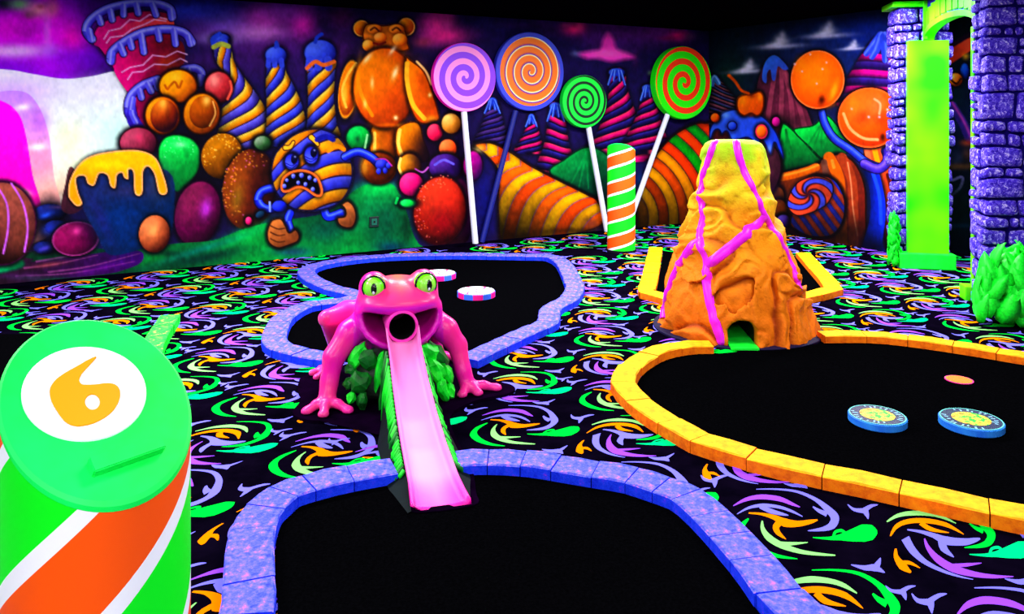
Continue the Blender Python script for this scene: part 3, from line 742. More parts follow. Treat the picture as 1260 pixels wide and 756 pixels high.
    def roll2(X, Y, d):
        q = np.hypot(X - 759, Y - 268); ph = np.clip((q - 26) / 12.4, 0, 10.99); i = np.floor(ph).astype(int); fr = ph - i
        c = np.array(RC2, float)[i]
        e = np.exp(-((fr - .03) / .07) ** 2)[:, None]; c = c * (1 - e) + np.array((110, 60, 60)) * e
        c = c * (0.78 + .27 * np.sin(fr * math.pi))[:, None]
        sh = np.clip((Y - 215) / 75, 0, 1)[:, None]; rim = np.clip(1 - d / 6, 0, 1)[:, None]
        return np.clip(c, 0, 255) * (1 - sh * .82) * (1 - rim * .4)
    poly([(784, 236), (795, 212), (810, 186), (830, 165), (852, 153), (868, 151), (890, 160), (890, 285), (790, 285)], roll2, halo=.9, line=(30, 8, 20))
    soft(788, 225, 5, 16, (10, 60, 140), .7)
    # candy monster ---------------------------------------------------------------------------
    fig('painted_candy_monster')
    BL, BH, BK = (40, 60, 225), (110, 140, 255), (12, 10, 60)
    soft(384, 215, 58, 58, (5, 4, 20), .75, 0, 4)
    stroke([(352, 232), (338, 231), (322, 236), (318, 248), (328, 257), (346, 254)], 4.6, BL, hi=BH, dark=(20, 20, 120), line=BK)
    stroke([(357, 262), (354, 272), (358, 284)], 4.4, BL, hi=BH, line=BK)
    stroke([(399, 258), (404, 267), (420, 262)], 4.6, BL, hi=BH, line=BK)
    def mon(X, Y, d):
        u, v = (X - 384) / 50, (Y - 212) / 51
        ph = ((Y - 160) * .85 + (X - 384) * .50 - .006 * (X - 384) ** 2) / 27.0 + .35
        fr = ph % 1.0; q = (fr * 2) % 1.0
        c = np.where((fr < .5)[:, None], tri(1 - q * .8, (170, 70, 0), (250, 160, 20), (255, 200, 60)), tri(1 - q * .8, (25, 25, 130), (70, 75, 215), (120, 125, 250)))
        e = np.clip(1.2 - np.minimum(q, 1 - q) * 14 / 1.3, 0, 1)[:, None]; c = c * (1 - e) + np.array((50, 20, 50)) * e
        r = np.clip(np.hypot(u + .12, v + .15) - .62, 0, 1)[:, None]
        return c * (1 - r * .75)
    poly([(333, 215), (338, 190), (352, 172), (372, 161), (392, 158), (412, 165), (426, 180), (434, 205), (432, 228), (420, 248), (400, 258), (376, 260), (356, 255), (340, 238)], mon, line=BK, halo=.7)
    stroke([(425, 193), (440, 187), (456, 193), (466, 202)], 4.6, BL, hi=BH, dark=(20, 20, 120), line=BK)
    ball(470, 203, 8, 7, (20, 15, 100), (45, 55, 200), (110, 120, 255), halo=.4)
    for a in ((474, 210), (466, 211), (478, 204)): ball(*a, 3, 4, (20, 15, 100), (50, 60, 210), (110, 130, 255), halo=.2)
    stroke([(462, 196), (474, 196), (482, 204)], .8, (190, 60, 170), own=False)
    ball(344, 254, 9, 7, (15, 15, 90), (35, 50, 200), (90, 110, 255), halo=.5); stroke([(332, 249), (332, 260)], 1.2, (160, 180, 255), own=False)
    for cx, cy, rx, ry in ((359, 199, 9.5, 11), (383, 191, 9.5, 12)):
        ball(cx, cy, rx, ry, (25, 25, 130), (65, 75, 225), (120, 140, 255), line=(15, 10, 60), lx=-.4, ly=.5)
        ball(cx + 3, cy - 3, 4.2, 6, (3, 3, 25), (8, 8, 45), (20, 20, 90), halo=0); soft(cx + 4, cy - 6, 1.2, 1.2, (200, 210, 255), .8)
        for q in (4, 7): stroke([(cx - 7, cy + q - 2), (cx, cy + q + 1), (cx + 6, cy + q - 3)], .6, (25, 20, 110), own=False)
    stroke([(351, 182), (357, 181), (361, 175)], 2.6, (255, 195, 60), 1.4, line=(50, 20, 20)); stroke([(383, 169), (388, 174), (391, 178)], 2.8, (255, 195, 60), 1.6, line=(50, 20, 20))
    stroke([(390, 172), (400, 168), (410, 172)], 3, (30, 35, 150)); stroke([(404, 186), (414, 180), (423, 184)], 2.6, (240, 150, 20), own=False)
    poly([(345, 229), (348, 218), (360, 210), (376, 209), (390, 216), (397, 231), (396, 241), (388, 242), (376, 234), (366, 232), (354, 237), (347, 236)], (4, 2, 14), line=(255, 130, 60), lw=2.6, halo=.5)
    for x, y, r in ((350, 229, 2.4), (361, 217, 2.6), (371, 216, 2.8), (381, 219, 2.6), (388, 222, 2.2), (367, 225, 2.2), (376, 227, 2.4), (385, 233, 2.4), (353, 222, 2)): ball(x, y, r, r * 1.15, (40, 40, 150), (110, 120, 240), (190, 200, 255), halo=0)
    TAN = ((80, 35, 15), (185, 115, 60), (235, 165, 95))
    poly([(331, 276), (336, 270), (346, 269), (352, 278), (356, 286), (364, 282), (369, 290), (366, 298), (354, 303), (342, 306), (331, 300), (328, 288)], lg(332, 270, (215, 140, 75), 360, 306, (120, 60, 30)), line=(25, 10, 10), halo=.8)
    for y in (278, 286, 294): stroke([(333, y), (342, y + 4), (350, y + 3)], .8, (90, 45, 20), own=False)
    poly([(420, 252), (428, 247), (436, 254), (439, 268), (434, 280), (424, 281), (416, 276), (415, 268), (424, 266), (424, 258)], lg(418, 250, (220, 145, 80), 438, 280, (110, 55, 30)), line=(25, 10, 10), halo=.7)
    ball(306, 272, 4, 5, (90, 5, 50), (215, 40, 120), (255, 110, 170)); ball(320, 264, 6, 4, (5, 15, 40), (20, 60, 90), (60, 110, 150), rot=-30)

def paint_right():
    X, Y = K.X, K.Y
    K.C = np.zeros((len(X), 3)); K.C[:] = (8, 20, 46)
    t = np.clip((X - 940) / 120, 0, 1) * np.clip((Y - 18) / 25, 0, 1); K.C = K.C * (1 - t[:, None]) + np.array((14, 34, 115)) * t[:, None]
    soft(900, 80, 30, 40, (3, 26, 26), .7); soft(1000, 60, 60, 20, (12, 26, 80), .6); soft(1075, 40, 40, 22, (8, 24, 110), .8); soft(985, 130, 60, 60, (10, 6, 22), .8); soft(890, 95, 16, 20, (4, 34, 30), .6)
    fig('painted_white_cloud')
    for x, y, s in ((960, 57, 1.0), (1018, 44, 1.0), (1050, 60, .6), (921, 88, .85)):
        soft(x, y, 26 * s, 3.0 * s, (185, 185, 235), .85, -3); soft(x - 4 * s, y - 3 * s, 13 * s, 4 * s, (210, 210, 245), .9, -14); soft(x, y - 8 * s, 7 * s, 6 * s, (205, 205, 240), .9); soft(x + 3 * s, y - 14 * s, 4 * s, 5 * s, (190, 190, 230), .75)
    fig('painted_snow_cone')
    GP3 = ((30, 15, 40), (120, 70, 90), (170, 110, 110)); TQ3 = ((15, 25, 50), (50, 70, 110), (150, 60, 150)); PK3 = ((70, 5, 70), (200, 15, 150), (245, 40, 160)); DV3 = ((20, 8, 60), (55, 25, 120), (90, 60, 170))
    spire([(879, 94, 4), (884, 108, 10), (890, 126, 18), (894, 160, 30)], 7, -.8, GP3, TQ3, line=(20, 10, 30)); stroke([(876, 104), (879, 95), (884, 102)], 3, (70, 120, 190), hi=(140, 180, 240))
    spire([(1085, 46, 8), (1083, 66, 22), (1082, 84, 32), (1080, 130, 50)], 4.2, -.15, PK3, DV3, line=(60, 20, 90))
    for z in ([(1084, 44), (1074, 56), (1066, 66)], [(1084, 46), (1078, 62), (1073, 70)], [(1088, 46), (1089, 66), (1089, 74)], [(1092, 46), (1101, 60), (1106, 74)], [(1090, 44), (1112, 64)]): stroke(z, 5.5, (60, 85, 215), 3.6, hi=(115, 140, 250), smooth=False)
    fig('painted_mountain')
    poly([(938, 84), (948, 76), (960, 76), (972, 92), (984, 116), (998, 150), (996, 164), (936, 160), (930, 120)], lg(938, 90, (80, 35, 60), 985, 130, (120, 45, 75)), halo=.8)
    for i, z in enumerate(([(956, 82), (950, 110), (944, 152)], [(961, 82), (962, 112), (960, 155)], [(963, 84), (972, 115), (976, 156)], [(964, 84), (980, 120), (990, 156)])): stroke(z, 2.4, (190, 90, 120), 3.2, own=False, alpha=.55)
    poly([(938, 98), (939, 84), (944, 73), (952, 68), (960, 72), (970, 84), (964, 86), (957, 82), (954, 98), (950, 98), (948, 86), (944, 90), (943, 102)], lg(940, 70, (60, 120, 220), 965, 95, (60, 80, 180)), halo=.3)
    soft(965, 150, 30, 10, (15, 5, 15), .6)
    fig('painted_hill')
    poly([(960, 160), (966, 152), (984, 168), (1006, 192), (1020, 206), (1000, 224), (962, 226), (956, 200)], lg(968, 158, (0, 200, 80), 975, 225, (0, 40, 30)), line=(0, 40, 20), halo=.8)
    poly([(976, 160), (1000, 154), (1012, 143), (1022, 144), (1040, 166), (1052, 182), (1030, 196), (1016, 200), (996, 182)], lg(1000, 150, (0, 215, 90), 1020, 200, (0, 80, 40)), line=(0, 40, 20))
    for x in (968, 974, 981): stroke([(967, 160), (x, 215)], 1.2, (0, 110, 50), own=False, alpha=.5, smooth=False)
    for x in (990, 1000, 1010, 1024, 1034): stroke([(1012, 150), (x, 186)], 1.2, (0, 120, 55), own=False, alpha=.5, smooth=False)
    soft(985, 222, 34, 14, (3, 14, 10), .9)
    # striped ground rolls at the right
    fig('painted_striped_roll')
    poly([(940, 230), (960, 214), (1000, 204), (1020, 192), (1035, 190), (1052, 200), (1064, 226), (1066, 262), (1062, 310), (1020, 320), (950, 300)], lg(1000, 210, (130, 55, 25), 1062, 260, (120, 35, 25)), line=(15, 5, 5), halo=.9)
    for z, c, w in (([(1020, 194), (1032, 220), (1034, 260), (1036, 300)], (215, 110, 20), 7), ([(1036, 194), (1048, 222), (1050, 260), (1050, 300)], (165, 70, 35), 6), ([(1043, 200), (1047, 225), (1050, 260), (1055, 290)], (220, 150, 110), .9), ([(1024, 198), (1026, 206)], (200, 150, 60), 2),
                    ([(1014, 200), (1016, 212)], (110, 70, 60), 4)): stroke(z, w, c, own=False, alpha=.9)
    for z in ([(962, 218), (972, 216), (980, 214)], [(984, 213), (994, 210), (1004, 206)]): stroke(z, 5, (200, 100, 20), hi=(240, 160, 60))
    soft(1035, 290, 36, 26, (20, 4, 6), .85); soft(975, 290, 36, 22, (14, 3, 14), .9)
    poly([(1064, 180), (1090, 176), (1130, 178), (1130, 320), (1094, 320), (1080, 240), (1066, 205)], lg(1070, 190, (225, 100, 50), 1110, 290, (130, 35, 15)), line=(15, 5, 5))
    for x in (1066, 1076, 1086): stroke([(x, 183), (x + 4, 200)], 3.2, ((230, 120, 80), (255, 165, 30), (225, 120, 70))[(x - 1066) // 10], own=False)
    stroke([(1092, 215), (1100, 250), (1104, 300)], 2, (90, 20, 20), own=False); soft(1095, 300, 30, 18, (20, 4, 10), .8)
    ball(956, 241, 10, 13, (60, 25, 0), (140, 75, 15), (195, 120, 40), line=(15, 5, 0)); ball(958, 258, 12, 14, (30, 10, 0), (95, 40, 10), (150, 80, 25), line=(15, 5, 0)); ball(964, 272, 10, 9, (10, 4, 26), (45, 20, 90), (110, 90, 180), line=(5, 2, 10))
    fig('painted_peppermint')
    def drum(X, Y, d):
        ph = ((X - 985) * .75 - (Y - 250) * .55) / 11.0; fr = ph % 1.0
        c = np.where((fr < .5)[:, None], np.array((55, 60, 180.)), np.array((190, 75, 50.))); w = np.clip((Y - 225) / 75, 0, 1)[:, None]
        return c * (1 - w * .75) * (.75 + .3 * np.sin((fr * 2 % 1) * math.pi))[:, None]
    poly([(992, 222), (1014, 216), (1030, 224), (1040, 246), (1038, 272), (1024, 290), (1000, 292), (980, 284), (972, 270)], drum, line=(12, 5, 12), halo=.9)
    def pep(X, Y, d):
        dx, dy = X - 994, (Y - 239) * 1.12; r = np.hypot(dx, dy); a = np.arctan2(dy, dx)
        ph = (a / (2 * math.pi) * 4 - r / 19.0) % 1.0
        c = np.where((ph < .45)[:, None], np.array((85, 95, 225.)), np.array((215, 85, 55.)))
        e = np.exp(-(np.minimum(np.abs(ph - .45), np.minimum(ph, 1 - ph)) * np.maximum(r, 3) * 1.1 / 1.4) ** 2)[:, None]
        c = c * (1 - e) + np.array((60, 15, 30)) * e
        return c * (1.1 - np.clip((X - 985) / 90, 0, .3))[:, None]
    poly([(968, 254), (972, 236), (984, 222), (1004, 216), (1022, 222), (1026, 236), (1018, 252), (1000, 262), (980, 266)], pep, line=(15, 8, 15), halo=.4)
    # ice cream with cherry ---------------------------------------------------------------
    fig('painted_ice_cream')
    poly([(872, 165), (900, 160), (950, 178), (962, 200), (958, 225), (944, 246), (920, 258), (880, 230)], lg(880, 180, (95, 35, 45), 955, 235, (60, 25, 50)), halo=.9, line=(10, 4, 12))
    soft(948, 200, 10, 18, (110, 60, 80), .6); soft(955, 238, 10, 12, (50, 20, 60), .6)
    BLf = lg(880, 138, (75, 120, 245), 955, 205, (35, 70, 205))
    poly([(872, 168), (874, 156), (882, 145), (892, 137), (906, 134), (924, 136), (940, 144), (954, 160), (963, 182), (964, 196), (957, 184), (953, 176), (949, 190), (945, 186), (940, 176), (936, 172), (934, 184), (928, 176), (920, 170), (908, 172), (900, 172), (894, 162), (888, 166), (884, 160), (879, 162), (875, 172)], BLf, line=(15, 20, 80), halo=.5)
    soft(893, 142, 5, 4, (130, 180, 255), .8); soft(947, 182, 3, 6, (150, 190, 255), .7); soft(902, 168, 3, 3, (90, 140, 255), .6)
    ball(880, 145, 5.5, 5.5, (120, 30, 0), (240, 100, 10), (255, 160, 60)); ball(901, 155, 6.5, 6.5, (15, 25, 130), (45, 80, 220), (110, 150, 255), line=(15, 15, 70), halo=.3); ball(937, 162, 7.5, 9, (140, 40, 20), (245, 120, 30), (255, 175, 60), line=(235, 60, 110)); ball(955, 150, 5, 6, (70, 5, 60), (190, 20, 140), (250, 80, 200))
    poly([(906, 130), (908, 120), (917, 116), (924, 116), (934, 112), (940, 118), (940, 132), (936, 141), (930, 143), (924, 140), (916, 143), (909, 139)], lg(910, 116, (245, 135, 5), 938, 142, (210, 80, 0)), line=(90, 25, 0), halo=.8)
    soft(914, 124, 4, 6, (255, 165, 20), .7); soft(935, 120, 3, 5, (255, 170, 40), .7); soft(925, 118, 5, 2.5, (140, 50, 0), .7); soft(924, 142, 4, 2.5, (120, 30, 0), .7)
    stroke([(897, 93), (905, 101), (912, 111), (921, 115)], 1.9, (200, 85, 15), 1.6); soft(897, 93, 2.2, 1.6, (240, 120, 30), .9)
    # balloon lollies with blue stems ---------------------------------------------------------
    fig('painted_blue_stem')
    poly([(1062, 205), (1078, 206), (1086, 230), (1090, 262), (1086, 300), (1092, 316), (1060, 316), (1070, 270), (1070, 235)], lg(1062, 230, (5, 12, 60), 1086, 230, (25, 60, 215)), halo=.7)
    stroke([(1074, 212), (1082, 240), (1084, 275)], 2.2, (45, 90, 245), own=False); soft(1076, 305, 22, 16, (4, 4, 26), .9)
    stroke([(1010, 130), (1014, 150), (1026, 170), (1046, 184), (1066, 200), (1084, 206), (1092, 196), (1090, 186)], 4.2, (45, 80, 215), 5.0, hi=(100, 120, 245), dark=(30, 25, 120), line=(8, 6, 40))
    stroke([(1064, 202), (1080, 208), (1091, 200), (1092, 186)], 5.6, (95, 70, 205), 5.0, hi=(140, 110, 240), dark=(45, 25, 130), line=(15, 6, 45))
    fig('painted_orange_candy_ball')
    ball(1070, 145, 39, 37, (150, 40, 10), (235, 95, 20), (255, 150, 70), line=(255, 120, 60), lw=2, lx=-.2, ly=-.4, halo=1.0)
    stroke([(1038, 140), (1046, 158), (1062, 170), (1080, 172)], 1.8, (255, 190, 140), own=False, alpha=.8); soft(1080, 130, 10, 14, (245, 120, 80), .6, 20); soft(1062, 145, 9, 8, (180, 60, 20), .6); soft(1085, 146, 9, 8, (170, 50, 20), .6); stroke([(1076, 122), (1083, 128), (1082, 140)], 1.4, (255, 190, 160), own=False, alpha=.7)
    for a in ((1048, 134), (1092, 135), (1082, 144), (1069, 144)): soft(*a, 1.6, 1.6, (255, 190, 220), .9)
    soft(1086, 169, 3, 5, (60, 8, 5), .9); soft(1050, 128, 8, 10, (255, 150, 40), .5)
    ball(1006, 98, 33, 36, (195, 65, 0), (250, 115, 5), (255, 165, 25), line=(255, 140, 80), lw=1.8, lx=-.2, ly=-.3, halo=1.0)
    soft(1002, 95, 14, 16, (255, 150, 10), .6); soft(1026, 112, 4, 14, (255, 190, 60), .7, 20); soft(985, 82, 6, 10, (255, 150, 30), .5)
    soft(1011, 124, 4, 6, (70, 10, 5), .95); soft(1018, 128, 10, 4, (205, 80, 10), .6)
    for x, y in ((1017, 77), (1012, 85), (987, 88), (997, 67), (1005, 103), (978, 79)): soft(x, y, 1.5, 1.5, (255, 200, 220), .9)

def paint_recess():
    X, Y = K.X, K.Y
    K.C = np.zeros((len(X), 3)); K.C[:] = (4, 12, 26)
    soft(1183, 60, 30, 30, (3, 10, 22), .9)
    fig('painted_dark_castle')
    poly([(1150, 66), (1192, 40), (1210, 36), (1210, 46), (1150, 80)], (45, 20, 50), smooth=False); poly([(1150, 72), (1190, 48), (1210, 40), (1210, 52), (1150, 92)], lg(1170, 60, (225, 70, 45), 1190, 52, (255, 100, 70)), smooth=False)
    soft(1184, 150, 40, 30, (10, 25, 75), .7); soft(1176, 115, 10, 30, (4, 30, 45), .7); ball(1187, 88, 5, 10, (5, 20, 80), (20, 70, 190), (60, 140, 240), halo=.3); soft(1188, 69, 4, 4, (255, 170, 40), .9)
    ball(1176, 98, 8, 8, (120, 40, 10), (225, 120, 40), (255, 200, 90)); stroke([(1171, 99), (1177, 103), (1182, 97)], 1.2, (40, 12, 5), own=False); soft(1173, 94, 1.5, 2, (255, 240, 160), .9)
    stroke([(1172, 130), (1184, 150), (1194, 172)], 5, (70, 50, 150), 6, hi=(190, 80, 190)); soft(1190, 176, 8, 4, (190, 70, 40), .8)
    soft(1178, 195, 8, 10, (40, 45, 80), .8); soft(1190, 190, 6, 8, (90, 50, 40), .7); soft(1182, 205, 24, 4, (120, 70, 40), .7); stroke([(1172, 222), (1184, 218), (1182, 230), (1172, 240)], 1.6, (140, 130, 190)); soft(1182, 255, 24, 30, (3, 20, 22), .8); soft(1182, 278, 24, 3, (6, 40, 70), .6)

def build_wall(name, label, org, du, ulen, usteps, painter, thick_n):
    zs = np.linspace(0.0, WALLH, int(WALLH / 0.0085) + 1); us = np.linspace(0, ulen, usteps)
    U, Z = np.meshgrid(us, zs, indexing='ij'); nu, nz = U.shape
    PX = org.x + du.x * U; PY = org.y + du.y * U
    K.X = (630 + FPX * PX / PY).ravel(); K.Y = (HOR + FPX * (CAMH - Z) / PY).ravel()
    K.ID = np.zeros(K.X.shape, np.int32); K.f = 0
    painter()
    V = np.stack([PX.ravel(), PY.ravel(), Z.ravel()], 1)
    Pn = np.stack([K.X, K.Y, 0 * K.X], -1)
    gr = (vnoise(Pn, .16, 40) - .5) * .26 + (vnoise(Pn * np.array([1, .6, 1]), .45, 41) - .5) * .22
    cc = np.clip(K.C, 0, 255) / 255.0; lum = cc.max(1)
    cc = cc * (1 + gr * np.clip(1.30 - lum * 1.0, .06, 1))[:, None]
    sky = np.isin(K.ID, [FIG.index(f) for f in ('plain', 'painted_sky_glow', 'painted_pink_cloud', 'painted_white_cloud', 'painted_pale_hill', 'painted_pink_arch') if f in FIG])
    cc = np.clip(cc, 0, 1) ** np.where(sky, 1.0, 1.32)[:, None]
    mean = cc.mean(1, keepdims=True); cc = np.clip(mean + (cc - mean) * 1.12, 0, 1)
    C = lin(cc * 255)
    idx = np.arange(nu * nz).reshape(nu, nz)
    q = np.stack([idx[:-1, :-1], idx[:-1, 1:], idx[1:, 1:], idx[1:, :-1]], -1).reshape(-1, 4)
    nrm = np.cross(V[q[0, 1]] - V[q[0, 0]], V[q[0, 3]] - V[q[0, 0]])
    if nrm @ np.array([-org.x, -org.y, 0]) < 0: q = q[:, ::-1]
    own = K.ID[q[:, 0]]
    # solid wall behind the paint
    off = thick_n * 0.14
    a, b = org, org + du * ulen
    W = [(p.x + o.x, p.y + o.y, z) for z in (0, WALLH) for p, o in ((a, thick_n * 0.001), (b, thick_n * 0.001), (b, off), (a, off))]
    wall = mesh_obj(name, W, [(0, 1, 2, 3), (4, 7, 6, 5), (0, 4, 5, 1), (1, 5, 6, 2), (2, 6, 7, 3), (3, 7, 4, 0)], M['ceiling'])
    prop(wall, label, kind='structure')
    for k in np.unique(own):
        sub = q[own == k]; u, inv = np.unique(sub, return_inverse=True)
        o = mesh_obj(FIG[k] if k else 'painted_background', V[u], inv.reshape(-1, 4), M['mural'], wall, cols=C[u])
        o['label'] = MURAL.get(FIG[k], 'dark blue night sky painted on the wall')
    return wall

MURAL = {'painted_sky_glow': 'violet and magenta glowing sky of the mural', 'painted_pink_cloud': 'hot pink clouds of the mural', 'painted_pale_hill': 'pale white and mint hill of the mural',
         'painted_pink_arch': 'magenta archway of the mural', 'painted_layer_cake': 'leaning magenta layer cake with lilac icing', 'painted_twisted_spire': 'yellow and blue twisted candy spires',
         'painted_candy_cluster': 'orange and red round sweets in a cluster', 'painted_gumdrop': 'sugared green and brown gumdrops', 'painted_ground': 'green painted slope along the floor',
         'painted_dark_berry': 'glossy black berries', 'painted_chocolate_egg': 'brown and maroon chocolate eggs', 'painted_cupcake': 'blue cupcake dripping with yellow icing',
         'painted_gummy_bear': 'orange gummy bear figure', 'painted_snow_cone': 'pink and purple striped snow capped cones', 'painted_hill': 'green hills', 'painted_small_sweet': 'small round sweets and a red sugared egg',
         'painted_striped_roll': 'orange and yellow striped candy rolls', 'painted_candy_monster': 'round blue and orange striped candy monster', 'painted_white_cloud': 'small white clouds',
         'painted_mountain': 'brown mountain with blue snow', 'painted_peppermint': 'orange and blue peppermint swirl', 'painted_ice_cream': 'blue melting ice cream with cherry',
         'painted_blue_stem': 'curling blue stems', 'painted_orange_candy_ball': 'orange glossy candy balls', 'painted_dark_castle': 'dark scenery with a pumpkin seen through the gate'}

nb = Vector((-0.480, 0.877, 0)); nr = Vector((0.877, 0.480, 0))
wall_back = build_wall('wall_back', 'long mural wall of painted sweets behind the lollipops', CORNER, WDIR, 10.2, 1180, paint_back, nb)
wall_right = build_wall('wall_right', 'mural wall with ice cream and orange candy balls right of the volcano', CORNER, RDIR, 3.35, 440, paint_right, nr)
rec0 = CORNER + RDIR * 2.6 + nr * 0.67
wall_far = build_wall('wall_far', 'dark painted wall glimpsed between the two stone pillars', rec0, RDIR, 2.6, 200, paint_recess, nr)
M['socket'] = new_mat('socket_dark', (2, 34, 30), .5, .3)[0]; M['socketface'] = new_mat('socket_green', (0, 90, 70), .5, .3)[0]
M['stonepaint'] = new_mat('arch_blue', (45, 40, 190), .7, .15)[0]
# ------------------------------------------------------------------ curbs and mats
def curb(name, pts, w, h, blen, bmat, gmat, label, inward=1, closed=False, group=None, smooth=10, seed=1, gap=0.005):
    """row of paver bricks; pts = outer edge on the ground plan, the bricks lie on its inward side"""
    rd = random.Random(seed)
    P = catmull([(p[0], p[1]) for p in pts], smooth, closed)
    if closed: P = np.vstack([P, P[:1]])
    seg = np.hypot(*np.diff(P, axis=0).T); s = np.concatenate([[0], np.cumsum(seg)]); L = s[-1]
    def at(q):
        q = min(max(q, 0), L); return np.array([np.interp(q, s, P[:, 0]), np.interp(q, s, P[:, 1])])
    def nor(q):
        if closed: a, b = at((q - .05) % L), at((q + .05) % L)
        else: a, b = at(q - .05), at(q + .05)
        t = b - a; t = t / (np.hypot(*t) + 1e-9)
        return np.array([-t[1], t[0]]) * inward
    root = thing(name, (P[0][0], P[0][1], 0), 0, label, 'curb', group)
    o0 = np.array([P[0][0], P[0][1]])
    q = 0.0; cuts = [0.0]
    while q < L - blen * .55:
        q += blen * rd.uniform(.85, 1.15); cuts.append(min(q, L))
    if L - cuts[-1] > 1e-6: cuts[-1] = L
    inner, outer = [], []
    for a, b in zip(cuts[:-1], cuts[1:]):
        n = 3; hh = h * rd.uniform(.96, 1.05); jit = rd.uniform(-.004, .004); c = 0.007
        qs = np.linspace(a + (gap / 2 if a > 0 or closed else 0), b - (gap / 2 if b < L or closed else 0), n)
        V = []
        for qq in qs:
            p, m = at(qq), nor(qq)
            e = 1 if qq in (qs[0], qs[-1]) else 0
            prof = ((0 + jit, 0), (0 + jit, hh - c), (c + jit, hh), (w - c + jit, hh), (w + jit, hh - c), (w + jit, 0))
            for d, z in prof:
                x = p + m * d - o0; V.append((x[0], x[1], z - (0.004 if e and z > hh - c / 2 else 0)))
        F = []
        for i in range(n - 1):
            for k in range(6):
                f = (i * 6 + k, i * 6 + (k + 1) % 6, (i + 1) * 6 + (k + 1) % 6, (i + 1) * 6 + k)
                F.append(f if inward > 0 else f[::-1])
        e0 = tuple(range(5, -1, -1)); e1 = tuple(range((n - 1) * 6, n * 6))
        F += [e0, e1] if inward > 0 else [e0[::-1], e1[::-1]]
        bo = mesh_obj('brick', V, F, bmat, root)
        ctr = np.mean(np.array(V), axis=0)
        ctr[2] = 0
        bo.data.transform(Matrix.Translation(-Vector(ctr))); bo.location = Vector(ctr)
        bmm = bmesh.new(); bmm.from_mesh(bo.data); bmesh.ops.recalc_face_normals(bmm, faces=bmm.faces[:]); bmm.to_mesh(bo.data); bmm.free()
    # dark mortar bed that shows in the joints
    V, F = [], []; qs = np.linspace(0.004, L - 0.004, max(8, int(L / .08)))
    for qq in qs:
        p, m = at(qq), nor(qq)
        for d, z in ((.008, 0), (.008, h - .014), (w - .008, h - .014), (w - .008, 0)):
            x = p + m * d - o0; V.append((x[0], x[1], z))
    for i in range(len(qs) - 1):
        for k in range(3): F.append((i * 4 + k, i * 4 + k + 1, i * 4 + k + 5, i * 4 + k + 4))
    mo = mesh_obj('mortar_bed', V, F, gmat, root)
    bmm = bmesh.new(); bmm.from_mesh(mo.data); bmesh.ops.recalc_face_normals(bmm, faces=bmm.faces[:]); bmm.to_mesh(mo.data); bmm.free()
    return root, P, nor, at, L

def mat_floor(name, P, label, z=0.008, m='black_mat'):
    bm = bmesh.new()
    top = [bm.verts.new((p[0], p[1], z)) for p in P]; bm.faces.new(top)
    r = bmesh.ops.triangulate(bm, faces=bm.faces[:])
    n = len(top); bot = [bm.verts.new((p[0], p[1], 0.001)) for p in P]
    for i in range(n): bm.faces.new((top[i], bot[i], bot[(i + 1) % n], top[(i + 1) % n]))
    bmesh.ops.recalc_face_normals(bm, faces=bm.faces[:])
    o = bm_obj(name, bm, M[m])
    return prop(o, label, 'putting mat')

def shrink(P, nfun_pts):  # simple inward move of a closed loop towards its curb centre line
    return P

HC = 0.055
g = lambda L: [G(x, y, HC) for x, y in L]
# near hole (blue)
near_l = g([(479, 562), (438, 569), (393, 578), (339, 594), (311, 613), (292, 632), (279, 667), (274, 711), (269.5, 756)]) + [Vector(v) for v in ((-.905, 2.15, 0), (-.80, 1.98, 0), (-.5, 1.82, 0))]
near_r = g([(560, 553), (597, 551), (657, 554), (729, 565), (780, 573), (818, 584), (862, 600), (903.5, 632), (957.5, 686), (1027, 756)]) + [Vector(v) for v in ((1.32, 2.0, 0), (1.55, 1.5, 0), (1.35, 1.1, 0), (.6, 1.0, 0), (0.0, 1.3, 0), (-.34, 1.7, 0))]
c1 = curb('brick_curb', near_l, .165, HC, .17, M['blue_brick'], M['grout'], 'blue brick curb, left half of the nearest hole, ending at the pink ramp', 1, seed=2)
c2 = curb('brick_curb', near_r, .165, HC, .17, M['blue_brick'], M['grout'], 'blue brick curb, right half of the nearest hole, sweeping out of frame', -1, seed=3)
def inset(c, d, inward): return [c[3](q) + c[2](q) * d for q in np.linspace(0.0, c[4], 60)]
mat_floor('putting_mat', [*inset(c1, .168, 1)][::-1] + [*inset(c2, .168, -1)], 'black felt mat of the nearest hole, below the pink ramp')

# back hole (blue), open where the frog sits
back = g([(588, 443), (643, 417), (687, 396), (690, 380), (712, 367), (719, 353), (710, 333), (700, 320), (680, 313), (643, 311.7), (560, 310.5), (497, 311.7), (443, 315), (393, 322), (368, 331), (372, 342), (398, 355), (428, 363), (410, 367), (367, 373), (335, 390), (322, 412), (325, 424), (345, 434), (404, 445)])
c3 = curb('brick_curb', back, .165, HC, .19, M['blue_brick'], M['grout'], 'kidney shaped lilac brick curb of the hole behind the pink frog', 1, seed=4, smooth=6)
mat_floor('putting_mat', inset(c3, .168, 1), 'black felt mat inside the kidney shaped hole behind the frog')

